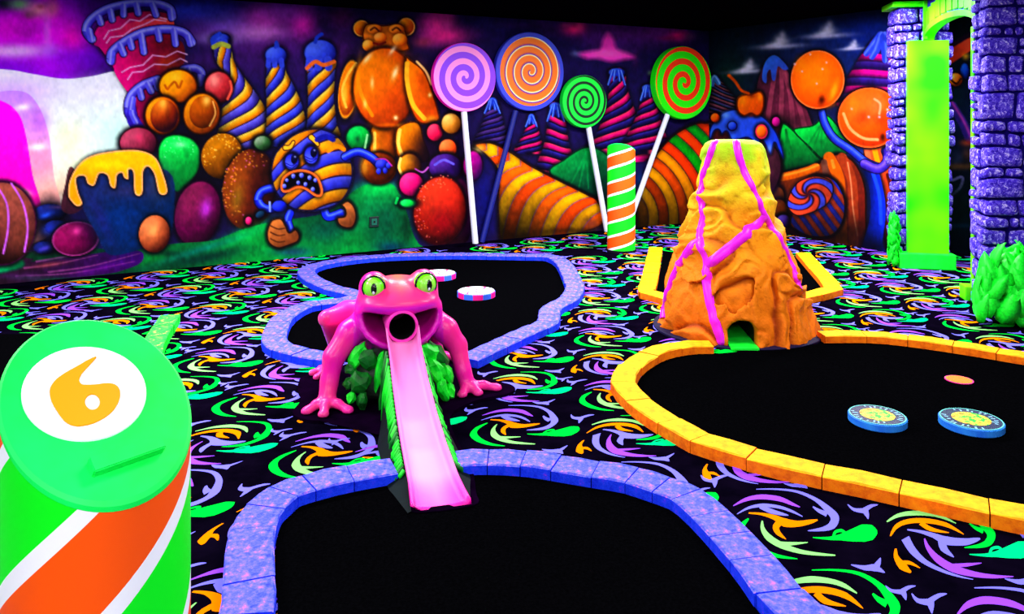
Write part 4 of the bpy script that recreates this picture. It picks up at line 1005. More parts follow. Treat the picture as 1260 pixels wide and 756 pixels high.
# volcano hole (yellow)
yel_l = g([(872, 419), (838, 420), (798, 428), (766, 445), (752, 465), (757, 480), (785, 505.5), (839, 538.6), (864, 549), (921.6, 566), (984, 581), (1066, 597.6), (1156, 618), (1252, 639)]) + [Vector(v) for v in ((2.5, 2.66, 0), (3.2, 2.5, 0), (3.9, 2.9, 0), (4.3, 3.5, 0), (4.15, 4.2, 0))]
yel_r = g([(1005, 407), (1062, 407), (1115, 411.5), (1198, 423), (1260, 433)]) + [Vector(v) for v in ((3.75, 4.70, 0), (4.1, 4.35, 0))]
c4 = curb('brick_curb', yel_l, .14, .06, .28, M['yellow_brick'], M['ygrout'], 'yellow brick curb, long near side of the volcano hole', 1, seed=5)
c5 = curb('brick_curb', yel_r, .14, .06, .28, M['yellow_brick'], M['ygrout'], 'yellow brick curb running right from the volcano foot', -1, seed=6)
mat_floor('putting_mat', [*inset(c4, .143, 1)] + [*inset(c5, .143, -1)][::-1], 'black felt mat of the volcano hole with two round plates')
# yellow pen behind the volcano
pl = g([(799, 304), (793, 327), (785, 356), (790, 360), (818, 368)]); pr_ = g([(997, 311.5), (1016, 331), (1036, 353), (1030, 358), (985, 369)])
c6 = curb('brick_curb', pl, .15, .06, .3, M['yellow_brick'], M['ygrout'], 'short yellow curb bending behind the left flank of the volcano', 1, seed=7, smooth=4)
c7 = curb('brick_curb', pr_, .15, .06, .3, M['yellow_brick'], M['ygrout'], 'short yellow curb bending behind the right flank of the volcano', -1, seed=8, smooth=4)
mat_floor('putting_mat', [*inset(c6, .153, 1)] + [*inset(c7, .153, -1)][::-1], 'dark felt mat in the yellow pen behind the volcano')
# green hole of the post
gp = [Vector(v) for v in ((-2.50, 5.90, 0), (-2.30, 5.2, 0), (-2.05, 4.5, 0), (-1.85, 3.8, 0), (-1.75, 3.2, 0))]
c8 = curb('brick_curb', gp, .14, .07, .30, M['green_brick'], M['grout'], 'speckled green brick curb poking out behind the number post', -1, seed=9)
mat_floor('putting_mat', [(-2.55, 5.58), (-2.3, 5.0), (-2.1, 4.4), (-1.95, 3.8), (-1.85, 3.25), (-2.6, 2.9), (-3.6, 3.2), (-4.4, 4.2), (-4.5, 5.58)], 'black felt mat left of the green curb behind the number post')

# ------------------------------------------------------------------ candy striped posts
def stripe_mat(name, period, off=0.0, starts=1):
    m, n, l, b = new_mat(name, None, .55, .25)
    tc = n.new('ShaderNodeTexCoord'); sx = n.new('ShaderNodeSeparateXYZ'); l.new(tc.outputs['Object'], sx.inputs[0])
    at = N(n, 'ShaderNodeMath', operation='ARCTAN2'); l.new(sx.outputs[1], at.inputs[0]); l.new(sx.outputs[0], at.inputs[1])
    a2 = N(n, 'ShaderNodeMath', operation='MULTIPLY'); l.new(at.outputs[0], a2.inputs[0]); a2.inputs[1].default_value = -starts / (2 * math.pi)
    z2 = N(n, 'ShaderNodeMath', operation='MULTIPLY_ADD'); l.new(sx.outputs[2], z2.inputs[0]); z2.inputs[1].default_value = 1 / period; z2.inputs[2].default_value = off
    ad = N(n, 'ShaderNodeMath', operation='ADD'); l.new(a2.outputs[0], ad.inputs[0]); l.new(z2.outputs[0], ad.inputs[1])
    fr = N(n, 'ShaderNodeMath', operation='FRACT'); l.new(ad.outputs[0], fr.inputs[0])
    r = ramp(n, [(0.0, (0, 250, 25)), (0.43, (245, 248, 255)), (0.52, (255, 84, 0)), (0.91, (245, 248, 255))], 'CONSTANT')
    l.new(fr.outputs[0], r.inputs[0]); l.new(r.outputs[0], b.inputs['Base Color'])
    t = N(n, 'ShaderNodeTexNoise', Scale=70.0, Detail=3.0); l.new(tc.outputs['Object'], t.inputs['Vector'])
    bp = N(n, 'ShaderNodeBump', Strength=.12, Distance=.004); l.new(t.outputs[0], bp.inputs['Height']); l.new(bp.outputs[0], b.inputs['Normal'])
    return m

def post(loc, r, z0, gx, gy, label, anchor, phase, period=.34, starts=1, seg=72):
    root = thing('candy_post', loc, 0, label, 'post')
    dd = ray(*anchor); A = dd.x ** 2 + dd.y ** 2; B = -2 * (dd.x * loc[0] + dd.y * loc[1]); Cq = loc[0] ** 2 + loc[1] ** 2 - r * r   # where the stripe is seen on the shaft
    t = (-B - math.sqrt(max(B * B - 4 * A * Cq, 0))) / (2 * A)
    off = phase - (CAMH + dd.z * t) / period + starts * math.atan2(dd.y * t - loc[1], dd.x * t - loc[0]) / (2 * math.pi)
    V, F = [], []; nz = 14
    for i in range(nz + 1):
        for k in range(seg):
            a = 2 * math.pi * k / seg; x, y = r * math.cos(a), r * math.sin(a)
            V.append((x, y, (z0 + gx * x + gy * y - .004) * i / nz))
    for i in range(nz):
        for k in range(seg):
            a, b = i * seg + k, i * seg + (k + 1) % seg; F.append((a, b, b + seg, a + seg))
    sh = mesh_obj('striped_shaft', V, F, stripe_mat('candy_stripe', period, off, starts), root, smooth=True)
    # slanted lid
    V, F = [], []
    rr = [(r + .0015, -.012), (r + .0015, -.003), (r - .004, .001), (r * .5, .001)]
    for q, dz in rr:
        for k in range(seg):
            a = 2 * math.pi * k / seg; x, y = q * math.cos(a), q * math.sin(a)
            V.append((x, y, z0 + gx * x + gy * y + dz))
    for i in range(3):
        for k in range(seg): a, b = i * seg + k, i * seg + (k + 1) % seg; F.append((a, b, b + seg, a + seg))
    F.append(tuple(range(3 * seg, 4 * seg)))
    lid = mesh_obj('slanted_lid', V, F, M['post_lid'], root)
    lid['label'] = 'slanted round green lid'
    V, F = [], []
    for z, q in ((0, r + .012), (.025, r + .012), (.025, r - .01)):
        for k in range(seg): a = 2 * math.pi * k / seg; V.append((q * math.cos(a), q * math.sin(a), z))
    for i in range(2):
        for k in range(seg): a, b = i * seg + k, i * seg + (k + 1) % seg; F.append((a, b, b + seg, a + seg))
    mesh_obj('base_ring', V, F, M['dark'], root)
    return root, lid

M['post_lid'] = noise_mat('post_lid_green', [(0.3, (0, 240, 70)), (0.7, (10, 255, 105))], 5, rough=.5, spec=.25)
PX_, PY_, PR, PZ0, PGX, PGY = -0.7690, 1.461, 0.158, 1.0540, -0.592, 0.531
p6, lid6 = post((PX_, PY_, 0), PR, PZ0, PGX, PGY, 'large striped hole post in the foreground, white disc with orange 6', (116, 622), .955, .45, 2)
post((G(767.5, 313).x, G(767.5, 309).y, 0), .158, 1.157, -.17, -.45, 'distant green and orange striped post standing near the lollipops', (767.5, 228), .715, .305, 1)
def on_lid(px, py, lift=0.0):
    d = ray(px, py); t = (PZ0 + lift - PGX * PX_ - PGY * PY_ - CAMH) / (d.z - PGX * d.x - PGY * d.y)
    return Vector((0, 0, CAMH)) + d * t - Vector((PX_, PY_, 0))
def lid_plate(name, pix, lift, thick, mat, hole=None, parent=None):
    P = [on_lid(x, y, lift) for x, y in pix]
    bm = bmesh.new(); vt = [bm.verts.new(p) for p in P]; ed = [bm.edges.new((vt[i], vt[(i + 1) % len(vt)])) for i in range(len(vt))]
    rims = [vt]
    if hole:
        vh = [bm.verts.new(on_lid(x, y, lift)) for x, y in hole]; ed += [bm.edges.new((vh[i], vh[(i + 1) % len(vh)])) for i in range(len(vh))]; rims.append(vh)
    bmesh.ops.triangle_fill(bm, use_beauty=True, edges=ed)
    for rim in rims:
        lo = [bm.verts.new(v.co - Vector((0, 0, thick))) for v in rim]
        for i in range(len(rim)): j = (i + 1) % len(rim); bm.faces.new((rim[i], lo[i], lo[j], rim[j]))
    bmesh.ops.recalc_face_normals(bm, faces=bm.faces[:])
    return bm_obj(name, bm, mat, parent)
# white disc: circle lying in the lid plane
lid_n = Vector((-PGX, -PGY, 1)).normalized()
disc_px = [(103 + 77 * math.cos(a) - 2.0 * math.sin(a), 484.5 + 57.5 * math.sin(a)) for a in np.linspace(0, 2 * math.pi, 64, endpoint=False)]
dsc = lid_plate('number_disc', disc_px, .004, .003, M['white'], None, p6); dsc['label'] = 'white round number disc'
six = catmull([(118.5, 439), (108, 443), (96, 450), (80, 459), (68, 468), (61.5, 479), (63, 492), (70, 505), (80, 518), (92, 523.5), (104, 523), (118, 519), (132, 511), (142, 501), (147.5, 489), (147, 479), (141, 473), (131, 471.5), (119, 473), (107, 473.5), (100, 472.5), (97.5, 467), (101, 459), (109, 450)], 5, True)
six_h = [(113.8 + 9.2 * math.cos(a), 494.5 + 9.8 * math.sin(a)) for a in np.linspace(0, 2 * math.pi, 28, endpoint=False)]
M['six'] = new_mat('orange_number', (255, 168, 0), .5, .25)[0]
sx6 = lid_plate('number_six', six, .0065, .0022, M['six'], six_h, p6); sx6['label'] = 'orange numeral 6'
# score card ledge
L0, L1 = on_lid(110, 582), on_lid(198, 551)
ax = (L1 - L0).normalized(); up = lid_n.cross(ax).normalized()
bm = bmesh.new(); vv = []
for a_, b_, c_ in ((0, 0, 0), (1, 0, 0), (1, 1, 0), (0, 1, 0), (0, 0, 1), (1, 0, 1), (1, 1, 1), (0, 1, 1)):
    vv.append(bm.verts.new(L0 + (L1 - L0) * a_ + up * (b_ * .030 - .012) + lid_n * (c_ * .020)))
for f in ((0, 3, 2, 1), (4, 5, 6, 7), (0, 1, 5, 4), (1, 2, 6, 5), (2, 3, 7, 6), (3, 0, 4, 7)): bm.faces.new([vv[i] for i in f])
bmesh.ops.recalc_face_normals(bm, faces=bm.faces[:]); bmesh.ops.bevel(bm, geom=bm.edges[:], offset=.002, segments=2, affect='EDGES')
bm_obj('card_ledge', bm, M['post_lid'], p6)

# ------------------------------------------------------------------ lollipops on the back wall
def spiral_mat(name, stops, pitch, sgn, off=0.0, rim=None, R=.4):
    m, n, l, b = new_mat(name, None, .5, .3)
    tc = n.new('ShaderNodeTexCoord'); sx = n.new('ShaderNodeSeparateXYZ'); l.new(tc.outputs['Object'], sx.inputs[0])
    def mth(op, *a):
        k = N(n, 'ShaderNodeMath', operation=op)
        for i, v in enumerate(a):
            if isinstance(v, (int, float)): k.inputs[i].default_value = v
            else: l.new(v, k.inputs[i])
        return k.outputs[0]
    x, z = sx.outputs[0], sx.outputs[2]
    rad = mth('SQRT', mth('ADD', mth('MULTIPLY', x, x), mth('MULTIPLY', z, z)))
    ang = mth('MULTIPLY', mth('ARCTAN2', z, x), sgn / (2 * math.pi))
    fr = mth('FRACT', mth('ADD', mth('MULTIPLY_ADD', rad, 1 / pitch, off), ang))
    r = ramp(n, stops, 'CONSTANT'); l.new(fr, r.inputs[0]); out = r.outputs[0]
    if rim:
        g_ = mth('GREATER_THAN', rad, R); mx = N(n, 'ShaderNodeMix', data_type='RGBA'); l.new(g_, mx.inputs[0]); l.new(out, mx.inputs[6]); mx.inputs[7].default_value = l4(rim); out = mx.outputs[2]
    l.new(out, b.inputs['Base Color'])
    return m

def lollipop(cx, cy, ry, sx0, sy0, sx1, sy1, sr, face, edge, stick, label, thick=.08, off=.06):
    """disc parallel to the back wall; stick from disc to floor, pixel points taken on a plane `off` in front of the wall"""
    d0 = CORNER - nb * (off + thick)                     # plane point
    def onp(px, py, back=0.0):
        dd = ray(px, py); p0 = CORNER - nb * (off + thick - back)
        t = (p0 - Vector((0, 0, 0))).dot(nb) / Vector((dd.x, dd.y, 0)).dot(nb)
        return Vector((0, 0, CAMH)) + dd * t
    c = onp(cx, cy); R = ry * c.y / FPX
    ft = onp(sx1, sy1, thick * .5)
    root = thing('giant_lollipop', (ft.x, ft.y, 0), 0, label, 'lollipop', 'giant lollipops along the back wall')
    ang = math.atan2(nb.y, nb.x) - math.pi / 2           # local y -> wall normal
    V, F = [], []; seg = 64
    prof = [(R * .0, 0), (R * .985, 0), (R, thick * .1), (R, thick * .9), (R * .985, thick), (0, thick)]
    V.append((0, 0, 0))
    for q, y in prof[1:5]:
        for k in range(seg): a = 2 * math.pi * k / seg; V.append((q * math.cos(a), y, q * math.sin(a)))
    V.append((0, thick, 0)); fm = []
    for k in range(seg): F.append((0, 1 + k, 1 + (k + 1) % seg)); fm.append(0)
    for i in range(3):
        for k in range(seg):
            a, b = 1 + i * seg + k, 1 + i * seg + (k + 1) % seg; F.append((a, a + seg, b + seg, b)); fm.append(1)
    for k in range(seg): F.append((len(V) - 1, 1 + 3 * seg + (k + 1) % seg, 1 + 3 * seg + k)); fm.append(1)
    o = mesh_obj('candy_disc', V, F, None, root, mats=[face, edge], fmat=fm, loc=c - root.location)
    o.rotation_euler = (0, 0, ang)
    tp = onp(sx0, sy0, thick * .5)
    if sy0 > cy: tp = tp + (tp - ft).normalized() * min(.06, R * .3)
    ft.z = 0.0
    V, F = tube_verts([ft - root.location, tp - root.location], sr, 16)
    mesh_obj('stick', V, F, stick, root, smooth=False)
    return root
st_w = new_mat('white_stick', (225, 232, 255), .5, .25)[0]; st_b = new_mat('blue_stick', (14, 24, 120), .5, .25)[0]
f1 = spiral_mat('purple_pink_spiral', [(0, (135, 45, 240)), (.52, (255, 140, 225))], .146, -1, .72)
f2 = spiral_mat('orange_spiral', [(0, (255, 115, 0)), (.56, (255, 200, 90)), (.64, (255, 235, 200)), (.72, (110, 40, 150)), (.86, (225, 90, 40))], .112, -1, .07, (45, 60, 215), .432)
f3 = spiral_mat('green_spiral', [(0, (0, 240, 60)), (.62, (0, 40, 20))], .093, -1, .45)
f4 = spiral_mat('green_red_spiral', [(0, (30, 250, 0)), (.54, (255, 50, 5))], .18, -1, .37)
lollipop(572.5, 95, 42.5, 571, 139, 585, 297, .036, f1, new_mat('magenta_edge', (250, 20, 220), .5, .25)[0], st_w, 'purple and pink swirl lollipop on a white stick by the painted bear')
lollipop(653, 88, 48.5, 633, 142, 593, 291, .034, f2, new_mat('blue_edge', (50, 60, 220), .5, .25)[0], st_b, 'orange swirl lollipop with blue rim, tallest, on a dark blue stick', off=.02)
lollipop(720, 125, 32.5, 724, 156, 747, 281, .036, f3, new_mat('green_edge', (0, 235, 50), .5, .25)[0], st_w, 'small green and black swirl lollipop on a white stick')
lollipop(842, 102, 45, 821, 142, 771, 272, .036, f4, new_mat('lime_edge', (20, 255, 0), .5, .25)[0], st_w, 'green and red swirl lollipop leaning nearest the room corner', thick=.12)
# ------------------------------------------------------------------ volcano
VC = np.array([1.655, 5.78])
def volcano():
    root = thing('volcano', (VC[0], VC[1], 0), 0, 'orange rock volcano with magenta lava streams and a small tunnel', 'volcano')
    h = .0125
    P, org = grid(-.68, .68, -.68, .68, -.02, 1.44, h)
    z = P[..., 2]
    prof = np.interp(z, [-.02, .0, .14, .378, .618, .857, 1.037, 1.217, 1.31, 1.36, 1.385, 1.395], [.555, .555, .525, .462, .382, .302, .267, .242, .228, .20, .14, .0])
    ctr = np.interp(z, [0, .14, .378, .618, .857, 1.037, 1.217, 1.4], [0.012, 0.0, -.012, -.034, -.036, -.035, -.026, -.022])
    r = np.hypot(P[..., 0] - ctr, P[..., 1])
    near = np.abs(r - prof) < .14
    def relief(Q):
        w = Q + np.stack([.10 * (vnoise(Q, 5, 4) - .5), .10 * (vnoise(Q, 5, 14) - .5), .10 * (vnoise(Q, 5, 24) - .5)], -1)
        A = np.array([[1, 0, .35], [0, 1, -.2], [-.3, .15, 1]])
        u = w @ A.T
        n1 = vnoise(u * np.array([1, 1, 1.25]), 2.7, 51); n2 = vnoise(u * np.array([1, 1, 1.3]), 5.2, 53); n3 = vnoise(u, 11, 55)
        s = n1 * 3.4 + n2 * .5 + u[:, 2] * 1.1; t = s - np.floor(s)
        saw = np.where(t < .80, t / .80, (1 - t) / .20)                    # overlapping ledges
        s2 = n2 * 3.2 + n1 * 1.2 - u[:, 0] * .8; t2 = s2 - np.floor(s2); saw2 = np.where(t2 < .82, t2 / .82, (1 - t2) / .18)
        cr = np.exp(-((t - .97) / .07) ** 2) + np.exp(-((t + .03) / .07) ** 2); cr = np.clip(cr, 0, 1)
        d = .050 * (saw - .5) + .020 * (saw2 - .5) + .028 * (n2 - .5) - .014 * cr + .014 * (n3 - .5) + .006 * (vnoise(Q, 30, 8) - .5)
        return d, cr
    Q = P[near]
    disp, _ = relief(Q)
    fade = np.clip((1.40 - Q[:, 2]) / .45, .30, 1)
    F = (r - prof) * .88
    F[near] -= disp * fade
    # flat foot, crater dish, tunnel
    F = np.maximum(F, -(z - .004))
    F = smax(F, -sd_ell(P, (-.022, 0, 1.43), (.11, .11, .06)), .02)
    tx = P[..., 0] - TUN; arch = np.where(z > .10, np.hypot(tx, z - .10), np.abs(tx)) - .092
    arch = np.maximum(arch, P[..., 1] - .35)
    F = smax(F, -arch, .015)
    V, Qd = surface_nets(F, org, h)
    Nn = vnormals(V, Qd)
    # colour: yellow-green summit to orange foot, dark red in the cracks of the rock
    zz = V[:, 2]; n = vnoise(V, 7, 3) * .6 + vnoise(V, 19, 5) * .4
    t = np.clip(zz / 1.38 + (n - .5) * .30, 0, 1)[:, None]
    stops = [0, .3, .52, .70, .84, 1.0]; cs = np.array([(224, 108, 3), (230, 122, 5), (240, 145, 8), (242, 178, 18), (222, 208, 25), (160, 218, 25)], float)
    C = np.stack([np.interp(t[:, 0], stops, cs[:, k]) for k in range(3)], 1)
    _, cr = relief(V); cr = (cr * np.clip(1.3 - zz, 0, .8))[:, None]
    C = C * (1 - cr * .8) + np.array((120, 28, 0)) * cr * .8
    fn = np.clip((vnoise(V, 46, 12) - .62) * 4, 0, 1)[:, None] * .22; C = C * (1 - fn) + np.array((150, 50, 0)) * fn
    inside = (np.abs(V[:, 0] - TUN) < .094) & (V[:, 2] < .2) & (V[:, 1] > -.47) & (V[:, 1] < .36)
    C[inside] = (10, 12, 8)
    rk = mesh_obj('rock_cone', V, Qd, M['rock'], root, smooth=True, cols=lin(C))
    bvh = BVHTree.FromPolygons([tuple(v) for v in V], [tuple(int(i) for i in q) for q in Qd])
    O = Vector((-VC[0], -VC[1], CAMH))
    def hit(px, py):
        for k in range(60):
            loc, nn, i, d = bvh.ray_cast(O, ray(px, py).normalized())
            if loc is not None: return loc, nn
            px += (908 - px) * .03
        return None, None
    for pix, w0, w1 in (([(881, 174), (875, 186), (869, 204), (861, 234), (863, 255), (864.5, 267), (862, 283), (860, 297), (864, 309), (869, 321), (869, 345), (874, 378), (880, 398), (886, 418), (887, 424)], .030, .036),
                        ([(862, 293), (848, 307), (836, 323), (828, 341), (821, 360), (817, 376), (815.5, 392)], .034, .026),
                        ([(906, 174), (908, 187), (912, 201), (919, 218), (928, 234), (935, 250), (940, 264), (946, 272), (955, 287), (965, 304), (973, 322), (980, 341), (985, 356)], .029, .024),
                        ([(941, 266), (932, 276), (914, 292), (895, 308), (880, 319), (869, 327)], .040, .036)):
        pp = catmull(pix, 5); path, nrm = [], []
        for x, y in pp:
            L, nn = hit(x, y)
            if L is not None: path.append(np.array(L)); nrm.append(np.array(nn))
        path = np.array(path); nrm = np.array(nrm)
        for it in range(4):
            path[1:-1] = path[1:-1] * .4 + (path[:-2] + path[2:]) * .3; nrm[1:-1] = nrm[1:-1] * .4 + (nrm[:-2] + nrm[2:]) * .3
        for i in range(len(path)):                     # stay on the rock
            L, nn, k, d = bvh.find_nearest(Vector(path[i])); path[i] = np.array(L) * .5 + path[i] * .5 if (path[i] - np.array(L)) @ np.array(nn) > 0 else np.array(L) + np.array(nn) * .002
        n_ = len(path); Vt, Ft = [], []; K8 = 9
        for i in range(n_):
            tg = path[min(i + 1, n_ - 1)] - path[max(i - 1, 0)]; tg /= np.linalg.norm(tg) + 1e-9
            nn = nrm[i] - tg * (nrm[i] @ tg); nn /= np.linalg.norm(nn) + 1e-9; sd = np.cross(tg, nn)
            w = w0 + (w1 - w0) * i / (n_ - 1)
            for k in range(K8):
                a = math.pi * (k / (K8 - 1)); Vt.append(path[i] + sd * math.cos(a) * w + nn * (math.sin(a) * (w * .35 + .016) - .012))
        for i in range(n_ - 1):
            for k in range(K8 - 1): Ft.append((i * K8 + k, i * K8 + k + 1, (i + 1) * K8 + k + 1, (i + 1) * K8 + k))
        lo = mesh_obj('lava_stream', Vt, Ft, M['lava'], root, smooth=True); lo['label'] = 'magenta lava stream'
        bmm = bmesh.new(); bmm.from_mesh(lo.data); bmesh.ops.recalc_face_normals(bmm, faces=bmm.faces[:]); bmm.to_mesh(lo.data); bmm.free()
    # green tunnel floor, dark foot board
    fv = [(TUN - .09, -.585, .022), (TUN + .09, -.585, .022), (TUN + .09, -.10, .05), (TUN - .09, -.10, .05)]
    V2 = fv + [(x, y, .009) for x, y, z_ in fv]
    tf = mesh_obj('tunnel_floor', V2, [(0, 1, 2, 3), (4, 7, 6, 5), (0, 4, 5, 1), (1, 5, 6, 2), (2, 6, 7, 3), (3, 7, 4, 0)], M['green'], root); tf['label'] = 'green felt tongue in the tunnel mouth'
    V3, F3 = [], []; sg = 48
    for q, z_ in ((.595, .0), (.595, .012), (.585, .016), (.40, .016)):
        for k in range(sg): a = 2 * math.pi * k / sg; V3.append((q * 1.02 * math.cos(a), q * .97 * math.sin(a), z_))
    for i in range(3):
        for k in range(sg): a, b = i * sg + k, i * sg + (k + 1) % sg; F3.append((a, b, b + sg, a + sg))
    mesh_obj('foot_board', V3, F3, M['navy'], root)
    return root
M['rock'] = paint_mat('volcano_rock', .7, .15, .5, 60.0)
M['lava'] = new_mat('lava_magenta', (240, 25, 235), .4, .35)[0]
M['navy'] = new_mat('navy_board', (16, 8, 50), .7, .15)[0]
TUN = (912 - 630) / FPX * 5.30 - VC[0]
volcano()

# ------------------------------------------------------------------ frog with its tongue ramp
FO = Vector((-.59, 4.345, 0)); FA = math.radians(14.5)
CX = -.036
def frog():
    root = thing('frog_statue', FO, FA, 'pink frog statue with open mouth and a long pale pink tongue ramp', 'statue')
    h = .0105
    P, org = grid(-.62, .62, -.30, .80, -.02, .76, h)
    head = sd_ell(P, (CX, .07, .555), (.225, .20, .115))
    head = smin(head, sd_ell(P, (CX, -.035, .55), (.205, .135, .058)), .05)           # snout and upper lip
    for s in (-1, 1):
        head = smin(head, sd_ell(P, (CX + s * .136, .015, .628), (.082, .085, .085)), .035)    # eye bulges
        head = smin(head, sd_ell(P, (CX + s * .17, .03, .515), (.07, .11, .035)), .03)         # mouth corners
    head = smax(head, -sd_ell(P, (CX, .02, .735), (.05, .14, .045)), .04)
    jaw = sd_ell(P, (CX, .015, .485), (.238, .165, .195))
    jaw = smax(jaw, P[..., 2] - .52, .02)
    lipring = None
    body = sd_ell(P, (CX, .36, .33), (.23, .32, .23))
    body = smin(body, sd_ell(P, (CX, .16, .42), (.20, .20, .18)), .10)
    F = smin(smin(head, jaw, .02), body, .08)
    # mouth cavity
    cav = sd_ell(P, (CX, -.085, .497), (.200, .185, .160))
    cav = smax(cav, P[..., 2] - (.512 - .25 * np.maximum(-P[..., 1] - .10, 0)), .012)
    F = smax(F, -cav, .012)
    # lower lip roll
    for k in range(14):
        a0, a1 = math.pi * (1 + k / 14), math.pi * (1 + (k + 1) / 14)
        q = lambda a: (CX + .222 * math.cos(a), -.035 - .075 * abs(math.sin(a)), .500 + .182 * math.sin(a))
        F = smin(F, sd_cap(P, q(a0), q(a1), .016, .016), .012)
    def limb(F, pts, k=.03):
        L = None
        for (a, ra), (b, rb) in zip(pts[:-1], pts[1:]):
            d = sd_cap(P, a, b, ra, rb); L = d if L is None else smin(L, d, .02)
        return smin(F, L, k)
    # front legs
    F = limb(F, [((-.20, .10, .43), .078), ((-.30, .04, .375), .072), ((-.388, .0, .262), .058), ((-.412, -.03, .145), .047), ((-.425, -.07, .062), .048)], .03)
    F = limb(F, [((.14, .10, .42), .078), ((.235, .06, .35), .070), ((.300, .05, .262), .055), ((.325, .0, .13), .044), ((.345, -.02, .055), .046)], .03)
    def finger(F, a, m, b, r0=.025, r1=.020, tip=.031):
        d = smin(sd_cap(P, a, m, r0 + .004, r0), sd_cap(P, m, b, r0, r1), .012)
        d = smin(d, np.linalg.norm((P - np.array(b)) * np.array([1, 1, 1.15]), axis=-1) - tip, .012)
        return smin(F, d, .016)
    for b in ((-.530, -.12, .027), (-.445, -.185, .027), (-.318, -.165, .027)):
        a = (-.425, -.075, .055); F = finger(F, a, tuple((np.array(a) * .45 + np.array(b) * .55) + np.array([0, 0, .012])), b)
    for b in ((.302, -.09, .027), (.392, -.085, .027), (.512, -.035, .027)):
        a = (.348, -.02, .05); F = finger(F, a, tuple((np.array(a) * .45 + np.array(b) * .55) + np.array([0, 0, .012])), b)
    # hind legs
    F = limb(F, [((-.16, .42, .36), .11), ((-.30, .27, .42), .078), ((-.425, .16, .435), .044)], .05)
    F = limb(F, [((-.42, .17, .43), .044), ((-.36, .42, .20), .045), ((-.38, .52, .07), .034)], .02)
    F = limb(F, [((.09, .42, .36), .11), ((.17, .34, .40), .085), ((.20, .27, .38), .06)], .05)
    F = limb(F, [((.20, .30, .36), .05), ((.24, .50, .16), .045), ((.28, .56, .06), .034)], .02)
    for b in ((-.50, .47, .035), (-.475, .40, .030), (-.45, .56, .03)): F = finger(F, (-.38, .52, .05), tuple((np.array((-.38, .52, .05)) + np.array(b)) / 2 + np.array([0, 0, .01])), b, .019, .016, .023)
    for b in ((.38, .50, .03), (.36, .60, .03)): F = finger(F, (.28, .56, .05), tuple((np.array((.28, .56, .05)) + np.array(b)) / 2 + np.array([0, 0, .01])), b, .019, .016, .023)
    # opening for the ball tube
    F = np.maximum(F, np.where(P[..., 1] < .25, .078 - np.hypot(P[..., 0] - CX, P[..., 2] - .447), -9.0))
    F = np.maximum(F, -(P[..., 2] - .016))
    V, Q = surface_nets(F, org, h)
    for it in range(2):                                  # light smoothing
        A = np.zeros_like(V); n = np.zeros(len(V))
        for i in range(4):
            np.add.at(A, Q[:, i], V[Q[:, (i + 1) % 4]]); np.add.at(A, Q[:, i], V[Q[:, (i + 3) % 4]]); np.add.at(n, Q[:, i], 2)
        V = V * .5 + A / n[:, None] * .5
    nn = vnormals(V, Q); ns = vnoise(V, 9, 2)
    C = np.tile(np.array((244, 2, 168.)), (len(V), 1))
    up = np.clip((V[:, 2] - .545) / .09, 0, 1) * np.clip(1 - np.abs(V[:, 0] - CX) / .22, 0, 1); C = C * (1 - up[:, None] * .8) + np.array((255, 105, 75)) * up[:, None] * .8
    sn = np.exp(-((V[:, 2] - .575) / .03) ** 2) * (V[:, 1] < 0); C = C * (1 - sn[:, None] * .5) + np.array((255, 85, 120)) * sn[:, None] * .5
    yl = np.exp(-(((V[:, 0] - CX) / .05) ** 2 + ((V[:, 2] - .69) / .02) ** 2)); C = C * (1 - yl[:, None] * .8) + np.array((220, 170, 20)) * yl[:, None] * .8
    lm = np.clip((np.abs(V[:, 0] - CX) - .22) / .08, 0, 1) * np.clip(ns * 1.4 - .2, 0, 1); C = C * (1 - lm[:, None] * .65) + np.array((255, 60, 120)) * lm[:, None] * .65
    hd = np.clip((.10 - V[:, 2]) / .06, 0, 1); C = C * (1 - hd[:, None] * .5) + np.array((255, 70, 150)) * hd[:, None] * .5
    hl = (V[:, 1] > .12) & (V[:, 0] < -.22); C[hl] = C[hl] * .5 + np.array((255, 70, 170)) * .5
    jw = (V[:, 2] < .505) & (V[:, 2] > .25) & (np.abs(V[:, 0] - CX) < .25) & (V[:, 1] < .10); C[jw] = (225, 4, 185)
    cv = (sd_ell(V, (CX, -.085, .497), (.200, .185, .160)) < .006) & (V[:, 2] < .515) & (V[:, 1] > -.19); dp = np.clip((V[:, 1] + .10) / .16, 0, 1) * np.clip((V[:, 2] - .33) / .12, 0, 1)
    C[cv] = (np.array((205, 2, 160.)) * (1 - dp[:, None]) + np.array((70, 0, 45.)) * dp[:, None])[cv]  # mouth shade painted in, darker towards the back and top
    lp = np.exp(-((V[:, 2] - .535) / .018) ** 2) * np.clip((-.06 - V[:, 1]) / .05, 0, 1); C = C * (1 - lp[:, None] * .8) + np.array((225, 20, 225)) * lp[:, None] * .8
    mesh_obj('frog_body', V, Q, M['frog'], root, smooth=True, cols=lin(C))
    # eyes
    for s, cz, cy in ((-1, .637, -.030), (1, .640, -.030)):
        dirv = Vector((s * .22, -1, .08)).normalized(); c = Vector((CX + s * .137, cy, cz)); R = .064
        bm = bmesh.new(); bmesh.ops.create_uvsphere(bm, u_segments=28, v_segments=16, radius=R)
        bmesh.ops.rotate(bm, verts=bm.verts, matrix=Vector((0, 0, 1)).rotation_difference(dirv).to_matrix()); bmesh.ops.translate(bm, verts=bm.verts, vec=c)
        e = bm_obj('eyeball', bm, M['eye'], root, True); e['label'] = 'bright green eye'
        rot = Vector((0, 0, 1)).rotation_difference(dirv).to_matrix()
